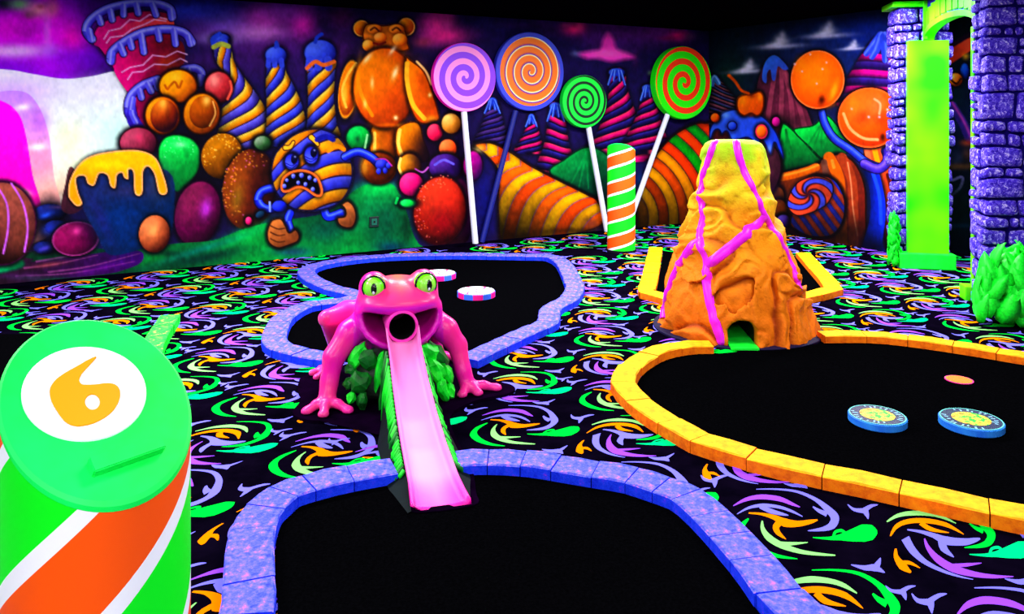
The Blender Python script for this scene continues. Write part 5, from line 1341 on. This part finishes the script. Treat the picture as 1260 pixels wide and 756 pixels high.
        def cap(name, ax_, ay_, lift, mat, ox=0.0, oy=0.0):
            Vc, Fc = [], []; sg = 24; rings = 5
            right = Vector((1, 0, 0)) - dirv * dirv.x; right.normalize(); upv = dirv.cross(right) * -1
            for i in range(rings + 1):
                for k in range(sg):
                    a = 2 * math.pi * k / sg; x, y = ox + ax_ * i / rings * math.cos(a), oy + ay_ * i / rings * math.sin(a)
                    q = right * x + upv * y; d = math.sqrt(max(R * R - q.length_squared, 0)) + lift * (1 if i < rings else .0)
                    Vc.append(c + q + dirv * d)
            for i in range(rings):
                for k in range(sg): a, b = i * sg + k, i * sg + (k + 1) % sg; Fc.append((a, b, b + sg, a + sg))
            o = mesh_obj(name, Vc, Fc, mat, e, smooth=True)
            bmm = bmesh.new(); bmm.from_mesh(o.data); bmesh.ops.recalc_face_normals(bmm, faces=bmm.faces[:]); bmm.to_mesh(o.data); bmm.free()
        cap('iris', .043, .048, .0015, M['iris']); cap('pupil', .017, .034, .003, M['pupil'], .006, .002); cap('glint', .008, .010, .0045, M['white'], .004, .022)
        # dark lid line
        right = Vector((1, 0, 0)) - dirv * dirv.x; right.normalize(); upv = dirv.cross(right) * -1; rr = .0595
        path = [c + (right * math.cos(a) + upv * math.sin(a)) * rr + dirv * math.sqrt(R * R - rr * rr) for a in np.linspace(0, 2 * math.pi, 33)]
        Vt, Ft = tube_verts(path, .0068, 8, False); mesh_obj('eyelid_line', Vt, Ft, M['pupil'], e, smooth=True)
    # ball tube in the mouth
    sg = 32; Vt, Ft = [], []
    for y, q in ((.30, .070), (-.16, .070), (-.172, .074), (-.172, .082), (-.16, .086), (.10, .086)):
        for k in range(sg): a = 2 * math.pi * k / sg; Vt.append((CX + q * math.cos(a), y, .447 + q * math.sin(a)))
    fm = []
    for i in range(5):
        for k in range(sg): a, b = i * sg + k, i * sg + (k + 1) % sg; Ft.append((a, b, b + sg, a + sg)); fm.append(1 if i == 0 else 0)
    Ft.append(tuple(range(sg))); fm.append(1)
    tb = mesh_obj('ball_tube', Vt, Ft, None, root, mats=[M['tube'], M['black']], fmat=fm)
    bmm = bmesh.new(); bmm.from_mesh(tb.data); bmesh.ops.recalc_face_normals(bmm, faces=bmm.faces[:]); bmm.to_mesh(tb.data); bmm.free()
    # tongue ramp: trough with raised lips
    n = 44; Vr, Fr, Cr = [], [], []
    ys = np.linspace(-.165, -1.255, n); rowlen = 14
    for i, y in enumerate(ys):
        t = i / (n - 1)
        zb = np.interp(-y, [.165, .30, .45, .65, .85, 1.05, 1.18, 1.255], [.372, .300, .222, .135, .075, .038, .018, .012])
        hw = np.interp(t, [0, .1, .5, .85, 1.0], [.090, .086, .098, .108, .122])
        lip = np.interp(t, [0, .06, .25, .9, 1.0], [.078, .052, .030, .026, .024]); cx = CX + (.028) * t
        th = .022
        prof = [(-hw, lip), (-hw + .010, lip + .002), (-hw + .018, lip * .45), (-hw * .62, .004), (-hw * .3, 0), (0, 0), (hw * .3, 0), (hw * .62, .004), (hw - .018, lip * .45), (hw - .010, lip + .002), (hw, lip), (hw + .003, -th * .3), (hw * .6, -th), (-hw * .6, -th)]
        prof[13:] = [(-hw * .6, -th)]; 
        for x, z in prof: Vr.append((cx + x, y, max(zb + z, .009)))
        f = np.clip((t - .80) / .2, 0, 1)
        for x, z in prof:
            c = np.array((246, 132, 202.)); e = min(abs(x) / hw, 1.0)
            c = c * (1 - e ** 3 * .35) + np.array((255, 40, 180)) * (e ** 3 * .35); ff = np.clip(f * (0.6 + .9 * e), 0, 1)
            Cr.append(c * (1 - ff) + np.array((250, 4, 165)) * ff)
    for i in range(n - 1):
        for k in range(rowlen): Fr.append((i * rowlen + k, i * rowlen + (k + 1) % rowlen, (i + 1) * rowlen + (k + 1) % rowlen, (i + 1) * rowlen + k))
    Fr.append(tuple(range(rowlen))); Fr.append(tuple(range((n - 1) * rowlen, n * rowlen)))
    tr = mesh_obj('tongue_ramp', Vr, Fr, M['tongue'], root, smooth=True, cols=lin(np.array(Cr))); tr['label'] = 'pale pink tongue shaped ball ramp'
    bmm = bmesh.new(); bmm.from_mesh(tr.data); bmesh.ops.recalc_face_normals(bmm, faces=bmm.faces[:]); bmm.to_mesh(tr.data); bmm.free()
    # dark side skirt below the ramp
    for s in (-1, 1):
        Vs, Fs = [], []
        for i, y in enumerate(ys[2:]):
            t = (i + 2) / (n - 1)
            zb = np.interp(-y, [.165, .30, .45, .65, .85, 1.05, 1.18, 1.255], [.372, .300, .222, .135, .075, .038, .018, .012])
            hw = np.interp(t, [0, .1, .5, .85, 1.0], [.090, .086, .098, .108, .122]); cx = CX + .028 * t
            out = np.interp(t, [0, .4, .8, 1.0], [.02, .085, .075, .01])
            Vs += [(cx + s * (hw - .004), y, zb + .004), (cx + s * (hw + .004 + out * .35), y, zb * .5 + .006), (cx + s * (hw + out), y, .0095)]
        for i in range(len(ys) - 3):
            for k in range(2): Fs.append((i * 3 + k, i * 3 + k + 1, i * 3 + k + 4, i * 3 + k + 3))
        o = mesh_obj('ramp_skirt', Vs, Fs, M['skirt'], root, smooth=True); o['label'] = 'dark sloping side of the ramp'
        # green fronds hanging down the skirt
        rd = random.Random(11 + s)
        for i in np.arange(3, 33, .9):
            y = np.interp(i, range(n), ys); t = i / (n - 1); zb = np.interp(-y, [.165, .30, .45, .65, .85, 1.05, 1.18, 1.255], [.372, .300, .222, .135, .075, .038, .018, .012])
            hw = np.interp(t, [0, .1, .5, .85, 1.0], [.090, .086, .098, .108, .122]); cx = CX + .028 * t; L = max(zb * rd.uniform(.45, .9), .03)
            a = Vector((cx + s * (hw + .004), y, zb + .014)); b = Vector((cx + s * (hw + .020 + .025 * rd.random()), y - rd.uniform(-.005, .03), max(zb - L, .02)))
            m = (a + b) / 2 + Vector((s * .010, rd.uniform(-.008, .004), 0)); wd = rd.uniform(.006, .010)
            Vt, Ft = tube_verts([a, m, b], [wd, wd * 1.2, .002], 6); mesh_obj('frond', Vt, Ft, M['leafgreen'] if rd.random() < .75 else M['leafdark'], root, smooth=True)
    # leafy rocks between the front legs
    rd = random.Random(5)
    for x, y, z, sx, sz, ry_ in ((-.265, -.04, .275, .040, .075, .5), (-.205, -.055, .255, .050, .062, -.5), (-.30, -.04, .205, .034, .030, .2), (-.315, -.06, .135, .030, .026, -.6), (-.255, -.10, .150, .060, .055, .7), (-.245, -.13, .060, .030, .050, .1), (-.30, -.11, .075, .022, .034, .3),
                            (-.150, -.08, .20, .022, .12, .15), (-.140, -.20, .12, .020, .09, .1),
                            (.115, -.08, .275, .060, .045, .4), (.175, -.06, .240, .042, .085, -.5), (.150, -.12, .185, .040, .075, -.4), (.215, -.07, .155, .034, .075, -.35), (.185, -.13, .085, .030, .070, -.3), (.235, -.09, .060, .026, .050, -.2), (.11, -.17, .11, .026, .085, -.2)):
        bm = bmesh.new(); bmesh.ops.create_icosphere(bm, subdivisions=2, radius=1.0)
        for v in bm.verts:
            q = 1 + .45 * (mnoise.noise(v.co * 1.5 + Vector((x * 40, y * 30, z * 20))))
            v.co = Vector((v.co.x * sx * q, v.co.y * .042 * q, v.co.z * sz * q))
        bmesh.ops.rotate(bm, verts=bm.verts, matrix=Matrix.Rotation(ry_, 3, 'Y')); bmesh.ops.translate(bm, verts=bm.verts, vec=(x, y, max(z, sz * .8)))
        bm_obj('leafy_rock', bm, M['leafgreen'] if rd.random() < .7 else M['leafdark'], root)
    core = bmesh.new(); bmesh.ops.create_icosphere(core, subdivisions=3, radius=1.0)
    for v in core.verts: v.co = Vector((CX - .01 + v.co.x * .25, .06 + v.co.y * .17, max(.016, .13 + v.co.z * .16 * (1 + .3 * mnoise.noise(v.co * 2.5)))))
    co = bm_obj('rock_core', core, M['greyrock'], root); co['label'] = 'grey green rock under the frog'
    # base board
    out = catmull([(-.56, .10), (-.60, -.10), (-.50, -.22), (-.34, -.24), (-.20, -.34), (-.165, -.55), (-.165, -.90), (-.14, -1.16), (-.105, -1.262), (.125, -1.262), (.155, -1.16), (.185, -.90), (.17, -.60), (.20, -.32), (.36, -.16), (.56, -.10), (.62, .0), (.50, .18), (.36, .40), (.30, .52), (-.46, .52), (-.58, .34)], 5, True)
    bm = bmesh.new(); top = [bm.verts.new((x, y, .016 if y > -.45 else .0135)) for x, y in out]; bot = [bm.verts.new((x, y, .001 if y > -.3 else .009)) for x, y in out]
    bm.faces.new(top)
    for i in range(len(top)): j = (i + 1) % len(top); bm.faces.new((top[i], bot[i], bot[j], top[j]))
    bmesh.ops.triangulate(bm, faces=[f for f in bm.faces if len(f.verts) > 4]); bmesh.ops.recalc_face_normals(bm, faces=bm.faces[:])
    bb = bm_obj('base_board', bm, M['board'], root); bb['label'] = 'dark purple base board under the frog'
    return root
M['frog'] = paint_mat('frog_paint', .32, .30, .06, 40)
M['eye'] = new_mat('eye_green', (110, 255, 10), .25, .5)[0]; M['iris'] = new_mat('iris_lime', (150, 255, 70), .25, .5)[0]; M['pupil'] = new_mat('pupil_black', (4, 14, 6), .2, .5)[0]
M['tube'] = new_mat('tube_pink', (255, 60, 190), .4, .35)[0]
M['tongue'] = paint_mat('tongue_paint', .45, .3, .05, 30)
M['skirt'] = noise_mat('skirt_dark', [(0.3, (1, 8, 12)), (0.7, (4, 22, 24))], 8, rough=.8, spec=.1)
M['leafgreen'] = noise_mat('leaf_green', [(0.3, (0, 170, 25)), (0.55, (5, 245, 40)), (0.75, (70, 255, 70))], 12, rough=.5, spec=.3)
M['leafdark'] = noise_mat('leaf_dark_green', [(0.3, (0, 60, 15)), (0.6, (5, 130, 30))], 12, rough=.5, spec=.25)
M['greyrock'] = noise_mat('grey_green_rock', [(0.3, (20, 28, 24)), (0.6, (60, 75, 62)), (0.75, (90, 70, 75))], 9, rough=.7, spec=.2, bump=.4)
M['board'] = noise_mat('purple_board', [(0.3, (4, 1, 8)), (0.7, (16, 2, 24))], 6, rough=.9, spec=.0)
frog()

# ------------------------------------------------------------------ bumpers and plates on the mats
def bumper(px, py, r, label):
    c = G(px, py, .05); root = thing('peppermint_bumper', (c.x, c.y, 0), .4, label, 'bumper', 'peppermint bumpers on the back mat')
    sg = 48; V, F, fm = [], [], []
    for q, z in ((r, .008), (r, .05), (r - .008, .056)):
        for k in range(sg): a = 2 * math.pi * k / sg; V.append((q * math.cos(a), q * math.sin(a), z))
    for i in range(2):
        for k in range(sg):
            a, b = i * sg + k, i * sg + (k + 1) % sg; F.append((a, b, b + sg, a + sg)); fm.append(1 + (k // 4) % 2)
    F.append(tuple(range(2 * sg, 3 * sg))); fm.append(0)
    mesh_obj('body', V, F, None, root, mats=[M['white'], M['pinkedge'], M['blueedge']], fmat=fm)
    for k in range(6):                                   # curved pink candy lines on the top
        pts = []
        for i in range(9):
            q = .01 + (r - .02) * i / 8; a = k * math.pi / 3 + i * .09; pts.append((q * math.cos(a), q * math.sin(a), q))
        V, F = [], []
        for i, (x, y, q) in enumerate(pts):
            a = math.atan2(y, x); w = .004 + .010 * i / 8; V += [(x - math.sin(a) * w, y + math.cos(a) * w, .0572), (x + math.sin(a) * w, y - math.cos(a) * w, .0572)]
        for i in range(8): F.append((2 * i, 2 * i + 1, 2 * i + 3, 2 * i + 2))
        mesh_obj('candy_line', V, F, M['pinkline'], root)
    return root
M['pinkedge'] = new_mat('bumper_pink', (255, 25, 150), .5, .25)[0]; M['blueedge'] = new_mat('bumper_blue', (60, 110, 255), .5, .25)[0]; M['pinkline'] = new_mat('bumper_line', (255, 70, 130), .5, .25)[0]
bumper(586, 358.5, .163, 'white and pink peppermint bumper in the open middle of the kidney hole')
bumper(540, 336.5, .163, 'white and pink peppermint bumper half hidden by the frog eye')

def plate(px, py, r, label):
    c = G(px, py, .045); root = thing('round_plate', (c.x, c.y, 0), 0, label, 'plate', 'printed round plates on the volcano mat')
    sg = 48; V, F = [], []
    for q, z in ((r - .004, .008), (r, .012), (r, .042), (r - .004, .046)):
        for k in range(sg): a = 2 * math.pi * k / sg; V.append((q * math.cos(a), q * math.sin(a), z))
    for i in range(3):
        for k in range(sg): a, b = i * sg + k, i * sg + (k + 1) % sg; F.append((a, b, b + sg, a + sg))
    F.append(tuple(range(3 * sg, 4 * sg)))
    mesh_obj('blue_rim', V, F, M['platerim'], root)
    def ring(name, q0, q1, z, mat):
        V, F = [], []
        for q in (q0, q1):
            for k in range(sg): a = 2 * math.pi * k / sg; V.append((q * math.cos(a), q * math.sin(a), z))
        for k in range(sg): F.append((k, sg + k, sg + (k + 1) % sg, (k + 1) % sg))
        return mesh_obj(name, V, F, mat, root)
    ring('navy_band', .0, r - .008, .0468, M['navy2']); ring('picture', .0, r * .60, .0478, M['platepic']); ring('rim_line', r - .011, r - .005, .0478, M['mintline'])
    rd = random.Random(int(px))
    V, F = [], []                                        # illegible printed marks around the band
    for k in range(26):
        if 8 <= k <= 10 or 20 <= k <= 22: continue
        a = 2 * math.pi * k / 26 + rd.uniform(-.05, .05); q = r * rd.uniform(.70, .84); w, hh = r * .030, r * rd.uniform(.05, .10)
        ca, sa = math.cos(a), math.sin(a); b = len(V)
        for u, v in ((-w, -hh), (w, -hh), (w, hh), (-w, hh)): V.append(((q + v) * ca - u * sa, (q + v) * sa + u * ca, .0478))
        F.append((b, b + 1, b + 2, b + 3))
    mesh_obj('printed_mark', V, F, M['markcol'], root)
    return root
M['platerim'] = noise_mat('plate_rim_blue', [(0.3, (20, 100, 240)), (0.7, (50, 160, 255))], 8, rough=.5, spec=.3)
M['navy2'] = new_mat('plate_navy', (8, 14, 70), .5, .3)[0]
M['mintline'] = new_mat('plate_mint', (90, 200, 190), .5, .3)[0]; M['markcol'] = new_mat('plate_marks', (130, 190, 220), .5, .3)[0]
M['platepic'] = noise_mat('plate_picture', [(0.30, (0, 130, 40)), (0.42, (30, 220, 40)), (0.50, (240, 240, 60)), (0.58, (250, 160, 20)), (0.66, (60, 30, 20)), (0.72, (120, 235, 60))], 26, 3, .5, .3)
plate(1079.5, 511, .139, 'round blue edged printed plate, left one on the volcano mat')
plate(1195, 516, .147, 'round blue edged printed plate, right one on the volcano mat')
def cup():
    c = G(1180, 468, .008); root = thing('hole_cup', (c.x, c.y, .0085), 0, 'small orange hole cup set in the volcano mat', 'cup')
    sg = 32
    for nm, q0, q1, z, m in (('cup_rim', .070, .076, .003, M['pinkedge']), ('cup_liner', 0.0, .070, .004, M['cuporange'])):
        V, F = [], []
        for q, zz in ((q0, z), (q1, z), (q1, 0)):
            for k in range(sg): a = 2 * math.pi * k / sg; V.append((q * math.cos(a), q * math.sin(a), zz))
        for i in range(2):
            for k in range(sg): a, b = i * sg + k, i * sg + (k + 1) % sg; F.append((a, a + sg, b + sg, b))
        o = mesh_obj(nm, V, F, m, root)
M['cuporange'] = new_mat('cup_orange', (255, 115, 10), .5, .25)[0]
cup()

# ------------------------------------------------------------------ stone gate with arch
SA = math.radians(-12)                                    # gate axis turned clockwise: local y runs from the near to the far pillar
GL = G(1103, 327); GR = G(1213, 384)                      # front left foot corners of the far and the near pillar
gate = thing('castle_gate', (GL.x, GL.y, 0), SA, 'purple stone castle gate with green door frame and arch at right', 'gate')
Rg = Matrix.Rotation(-SA, 3, 'Z')
grl = Rg @ (GR - GL); grl.z = 0
def pillar(ox, oy, W, D, H, rows, seed, label):
    rd = random.Random(seed)
    V, F = box_verts(ox + .03, ox + W - .03, oy + .03, oy + D - .03, 0.0, H)
    core = mesh_obj('pillar', V, F, M['mortar'], gate); core['label'] = label
    gap = .017
    def split(x0, x1, z0, z1, out):                      # irregular coursing
        w, hh = x1 - x0, z1 - z0
        if hh > rows * rd.uniform(.9, 1.5) or (hh > rows * .8 and hh > w * 1.15):
            m = z0 + hh * rd.uniform(.34, .66); split(x0, x1, z0, m, out); split(x0, x1, m, z1, out)
        elif w > max(.13, hh * rd.uniform(1.25, 2.2)):
            m = x0 + w * rd.uniform(.32, .68); split(x0, m, z0, z1, out); split(m, x1, z0, z1, out)
        else: out.append((x0, x1, z0, z1))
    for y0, y1 in ((0, D * .5), (D * .5, D)):
        cells_ = []; nb_ = 7
        for b_ in range(nb_): split(0, W, PH_ * b_ / nb_, PH_ * (b_ + 1) / nb_, cells_)
        for a, b, z0, z1 in cells_:
            po = [rd.uniform(-.010, .018) for _ in range(4)]
            x0 = ox + (a + gap / 2 if a > 0 else a - po[0]); x1 = ox + (b - gap / 2 if b < W else b + po[1])
            ya = oy + (y0 - po[2] if y0 == 0 else y0 + gap / 2); yb = oy + (y1 + po[3] if y1 == D else y1 - gap / 2)
            stone(core, x0, x1, ya, yb, z0 + gap / 2, z1 - gap / 2, rd)
    return core
def stone(parent, x0, x1, y0, y1, z0, z1, rd):
    c = Vector(((x0 + x1) / 2, (y0 + y1) / 2, (z0 + z1) / 2)); s = Vector((x1 - x0, y1 - y0, z1 - z0)) / 2
    bm = bmesh.new(); bmesh.ops.create_cube(bm, size=2.0); bmesh.ops.subdivide_edges(bm, edges=bm.edges[:], cuts=4, use_grid_fill=True)
    sd = Vector((rd.random() * 50, rd.random() * 50, rd.random() * 50)); b = .022
    for v in bm.verts:
        p = Vector((v.co.x * s.x, v.co.y * s.y, v.co.z * s.z))
        inn = Vector([max(-(s[k] - b), min(s[k] - b, p[k])) for k in range(3)])
        d = p - inn
        if d.length > 1e-6: p = inn + d.normalized() * min(d.length, b)
        q = p + sd
        off = mnoise.noise(q * 9) * .010 + mnoise.noise(q * 24) * .006
        p += (Vector((p.x / s.x, p.y / s.y, p.z / s.z)) * .6).normalized() * off
        g_ = p + c; wv = Vector((mnoise.noise(g_ * 3.1), 0, mnoise.noise(g_ * 3.1 + Vector((7, 3, 1))))) * .035
        wv.z *= min(1, max(0, min(g_.z, PH - g_.z) / .1))
        v.co = p + wv
    o = bm_obj('stone', bm, M['stone'], parent, True); o.location = c
    return o
M['mortar'] = new_mat('dark_blue_mortar', (14, 6, 80), .95, .0)[0]
M['stone'] = noise_mat('dry_brushed_stone', [(0.38, (22, 4, 130)), (0.47, (58, 30, 200)), (0.54, (98, 72, 226)), (0.59, (185, 172, 250)), (0.66, (246, 240, 255))], 30, 8, .75, .12, bump=.9, bdist=.012, rghn=.8, dist=.9)
PW, PD, PH = .525, .35, 2.66
PH_ = PH
pillar(0, 0, PW, PD, PH, .17, 3, 'far stone pillar behind the green door panel')
pillar(grl.x, grl.y, .66, PD, PH, .19, 8, 'near stone pillar at the right edge')
# green jamb on the far pillar, its plinth, and the jamb of the near pillar seen edge-on
def gbox(name, x0, x1, y0, y1, z0, z1, b=.006, mat=None, label=None):
    o = bevel_box(name, x0, x1, y0, y1, z0, z1, b, mat or M['lime'], gate)
    if label: o['label'] = label
    return o
def gl(px, py, ly):                                       # pixel -> local gate coordinates on plane local y = ly
    d = ray(px, py); o = Rg @ (Vector((0, 0, CAMH)) - GL); dl = Rg @ d; t = (ly - o.y) / dl.y
    return o + dl * t
ja, jb = gl(1117.5, 50, -.10), gl(1168, 300, -.10)
gbox('door_jamb', ja.x, jb.x, -.10, -.026, 0.10, ja.z, label='tall lime green door panel on the far pillar')
pa, pb = gl(1108, 312, -.17), gl(1177, 330, -.17)
gbox('plinth', pa.x, pb.x, -.17, -.012, 0.0, max(.12, pa.z), .01, M['green'], 'green plinth of the door frame')
y2 = grl.y + PD
gbox('door_jamb', grl.x + .035, grl.x + .455, y2 + .026, y2 + .09, 0.10, ja.z, label='lime green door panel on the back of the near pillar')
gbox('plinth', grl.x - .03, grl.x + .52, y2 + .012, y2 + .16, 0.0, .12, .01, M['lime'])
# cap of the far pillar
gbox('pillar_cap', -.05, .36, -.05, PD + .05, PH + .003, PH + .06, .012, M['lime'])
gbox('pillar_cap', grl.x - .05, grl.x + .70, grl.y - .05, grl.y + PD + .05, PH + .003, PH + .06, .012, M['lime'])
# arch between the pillars
ya, yb = -.03, y2 + .03; ym = (ya + yb) / 2; half = (ya - yb) / 2
xa = gl(1138, 50, -.08).x
z_sp = ja.z + .004; rise = .145
def arch_strip(name, x0, x1, zo0, zo1, mat, n=22, a0=0.0, a1=math.pi):
    V, F = [], []
    for i in range(n + 1):
        a = a0 + (a1 - a0) * i / n; y = ym + half * math.cos(a); zc = z_sp + rise * math.sin(a)
        nz = Vector((0, math.cos(a) * .5, math.sin(a) + .25)).normalized()
        for x in (x0, x1):
            for q in (zo0, zo1): V.append((x, y + (nz.y * q if 0 < i < n else 0), zc + nz.z * q))
    for i in range(n):
        o = i * 4
        F += [(o, o + 1, o + 5, o + 4), (o + 3, o + 2, o + 6, o + 7), (o + 1, o + 3, o + 7, o + 5), (o + 2, o, o + 4, o + 6)]
    F += [(0, 2, 3, 1), (n * 4, n * 4 + 1, n * 4 + 3, n * 4 + 2)]
    o = mesh_obj(name, V, F, mat, gate)
    bmm = bmesh.new(); bmm.from_mesh(o.data); bmesh.ops.recalc_face_normals(bmm, faces=bmm.faces[:]); bmm.to_mesh(o.data); bmm.free()
    return o
ar = arch_strip('arch_band', xa, xa + .10, 0.0, .055, M['lime']); ar['label'] = 'lime green curved arch band'
# purple board above the arch, with green letter slats following the curve
V, F = [], []; n = 22
for i in range(n + 1):
    a = math.pi * i / n; y = ym + half * .985 * math.cos(a); zc = z_sp + rise * math.sin(a) + .05
    for x in (xa + .03, xa + .055): V += [(x, y, zc), (x, y, PH + .06)]
for i in range(n):
    o = i * 4; F += [(o, o + 1, o + 5, o + 4), (o + 2, o + 6, o + 7, o + 3), (o + 1, o + 3, o + 7, o + 5), (o, o + 4, o + 6, o + 2)]
ab = mesh_obj('arch_board', V, F, M['stonepaint'] if 'stonepaint' in M else M['mortar'], gate)
for i in range(11):
    a = math.pi * (.10 + .80 * i / 10); y = ym + half * .93 * math.cos(a); zc = z_sp + rise * math.sin(a) + .10
    top = min(zc + .15, PH + .05)
    bevel_box('letter_slat', xa + .012, xa + .029, y - .066, y + .066, zc - .03, top, .006, M['lime'], gate)
gbox('frame_strip', xa - .005, xa + .03, ya - .035, ya - .003, z_sp + .01, PH + .06, .003)

# ------------------------------------------------------------------ leafy bushes at the pillars
def bush(loc, rx, ry, hgt, n, label, seed, mat, ls=1.0):
    rd = random.Random(seed); root = thing('leafy_bush', loc, 0.0, label, 'bush', 'green bushes at the gate')
    bm = bmesh.new(); bmesh.ops.create_icosphere(bm, subdivisions=3, radius=1.0)
    for v in bm.verts:
        t = (v.co.z + 1) / 2; k = (1 - .25 * t) * (1 + .12 * mnoise.noise(v.co * 3))
        v.co = Vector((v.co.x * rx * .78 * k, v.co.y * ry * .78 * k, max(0, t * hgt * .88)))
    bm_obj('bush_core', bm, mat, root, True)
    V, F = [], []                                        # one leaf: broad, keeled, pointed blade
    m = 7
    for i in range(m):
        t = i / (m - 1); w = .42 * math.sin(math.pi * (.12 + .88 * t)) ** .8 + .012; z = t; y = .34 * t * t - .10 * math.sin(t * 3)
        V += [(-w, y, z), (0, y - .13 * (1 - t), z), (w, y, z), (0, y + .06, z)]
    for i in range(m - 1):
        for k in range(4): F.append((i * 4 + k, i * 4 + (k + 1) % 4, (i + 1) * 4 + (k + 1) % 4, (i + 1) * 4 + k))
    F += [(3, 2, 1, 0), tuple((m - 1) * 4 + k for k in range(4))]
    first = mesh_obj('leaf', V, F, mat, root, smooth=True)
    for i in range(n):
        o = first if i == 0 else first.copy()
        if i: COL.objects.link(o)
        lv = i / n; a = i * 2.39996 + rd.uniform(-.25, .25); z = hgt * (.01 + .70 * lv)
        k = math.sqrt(max(0, 1 - (lv * .98) ** 2.2)) * .92
        s = ls * hgt * rd.uniform(.28, .42) * (1 - .1 * lv)
        o.location = (math.cos(a) * rx * k, math.sin(a) * ry * k, z)
        tilt = .10 - .22 * lv + rd.uniform(-.12, .22)
        o.rotation_euler = (Matrix.Rotation(a + math.pi / 2, 4, 'Z') @ Matrix.Rotation(tilt, 4, 'X') @ Matrix.Rotation(rd.uniform(-.5, .5), 4, 'Y')).to_euler()
        o.scale = (s * rd.uniform(.55, .8), s * .8, s); o.parent = root
    return root
M['bush'] = noise_mat('bush_green', [(0.3, (0, 205, 30)), (0.6, (15, 255, 45))], 10, rough=.5, spec=.3)
gb = G(1232, 402)
bush((gb.x + .10, gb.y + .06, 0), .25, .13, .62, 80, 'large leafy green bush in front of the near stone pillar', 4, M['bush'])
gb2 = G(1100, 329)
bush((gb2.x, gb2.y, 0), .052, .045, .66, 40, 'slim green bush at the left foot of the far pillar', 9, M['bush'], .55)

# ------------------------------------------------------------------ socket on the painted wall
def wall_pt(px, py, off):
    d = ray(px, py); p0 = CORNER - nb * off; t = p0.dot(nb) / Vector((d.x, d.y, 0)).dot(nb)
    return Vector((0, 0, CAMH)) + d * t
sp = wall_pt(460, 273, .0)
so = thing('wall_socket', sp, math.atan2(nb.y, nb.x) - math.pi / 2, 'small dark square socket on the green part of the mural', 'socket')
bevel_box('cover_plate', -.055, .055, -.016, -.001, -.06, .06, .004, M['socket'], so)
bevel_box('socket_face', -.032, .032, -.021, -.0155, -.036, .036, .003, M['socketface'], so)
bevel_box('socket_hole', -.010, .010, -.0225, -.0205, -.010, .012, .0, M['black'], so)
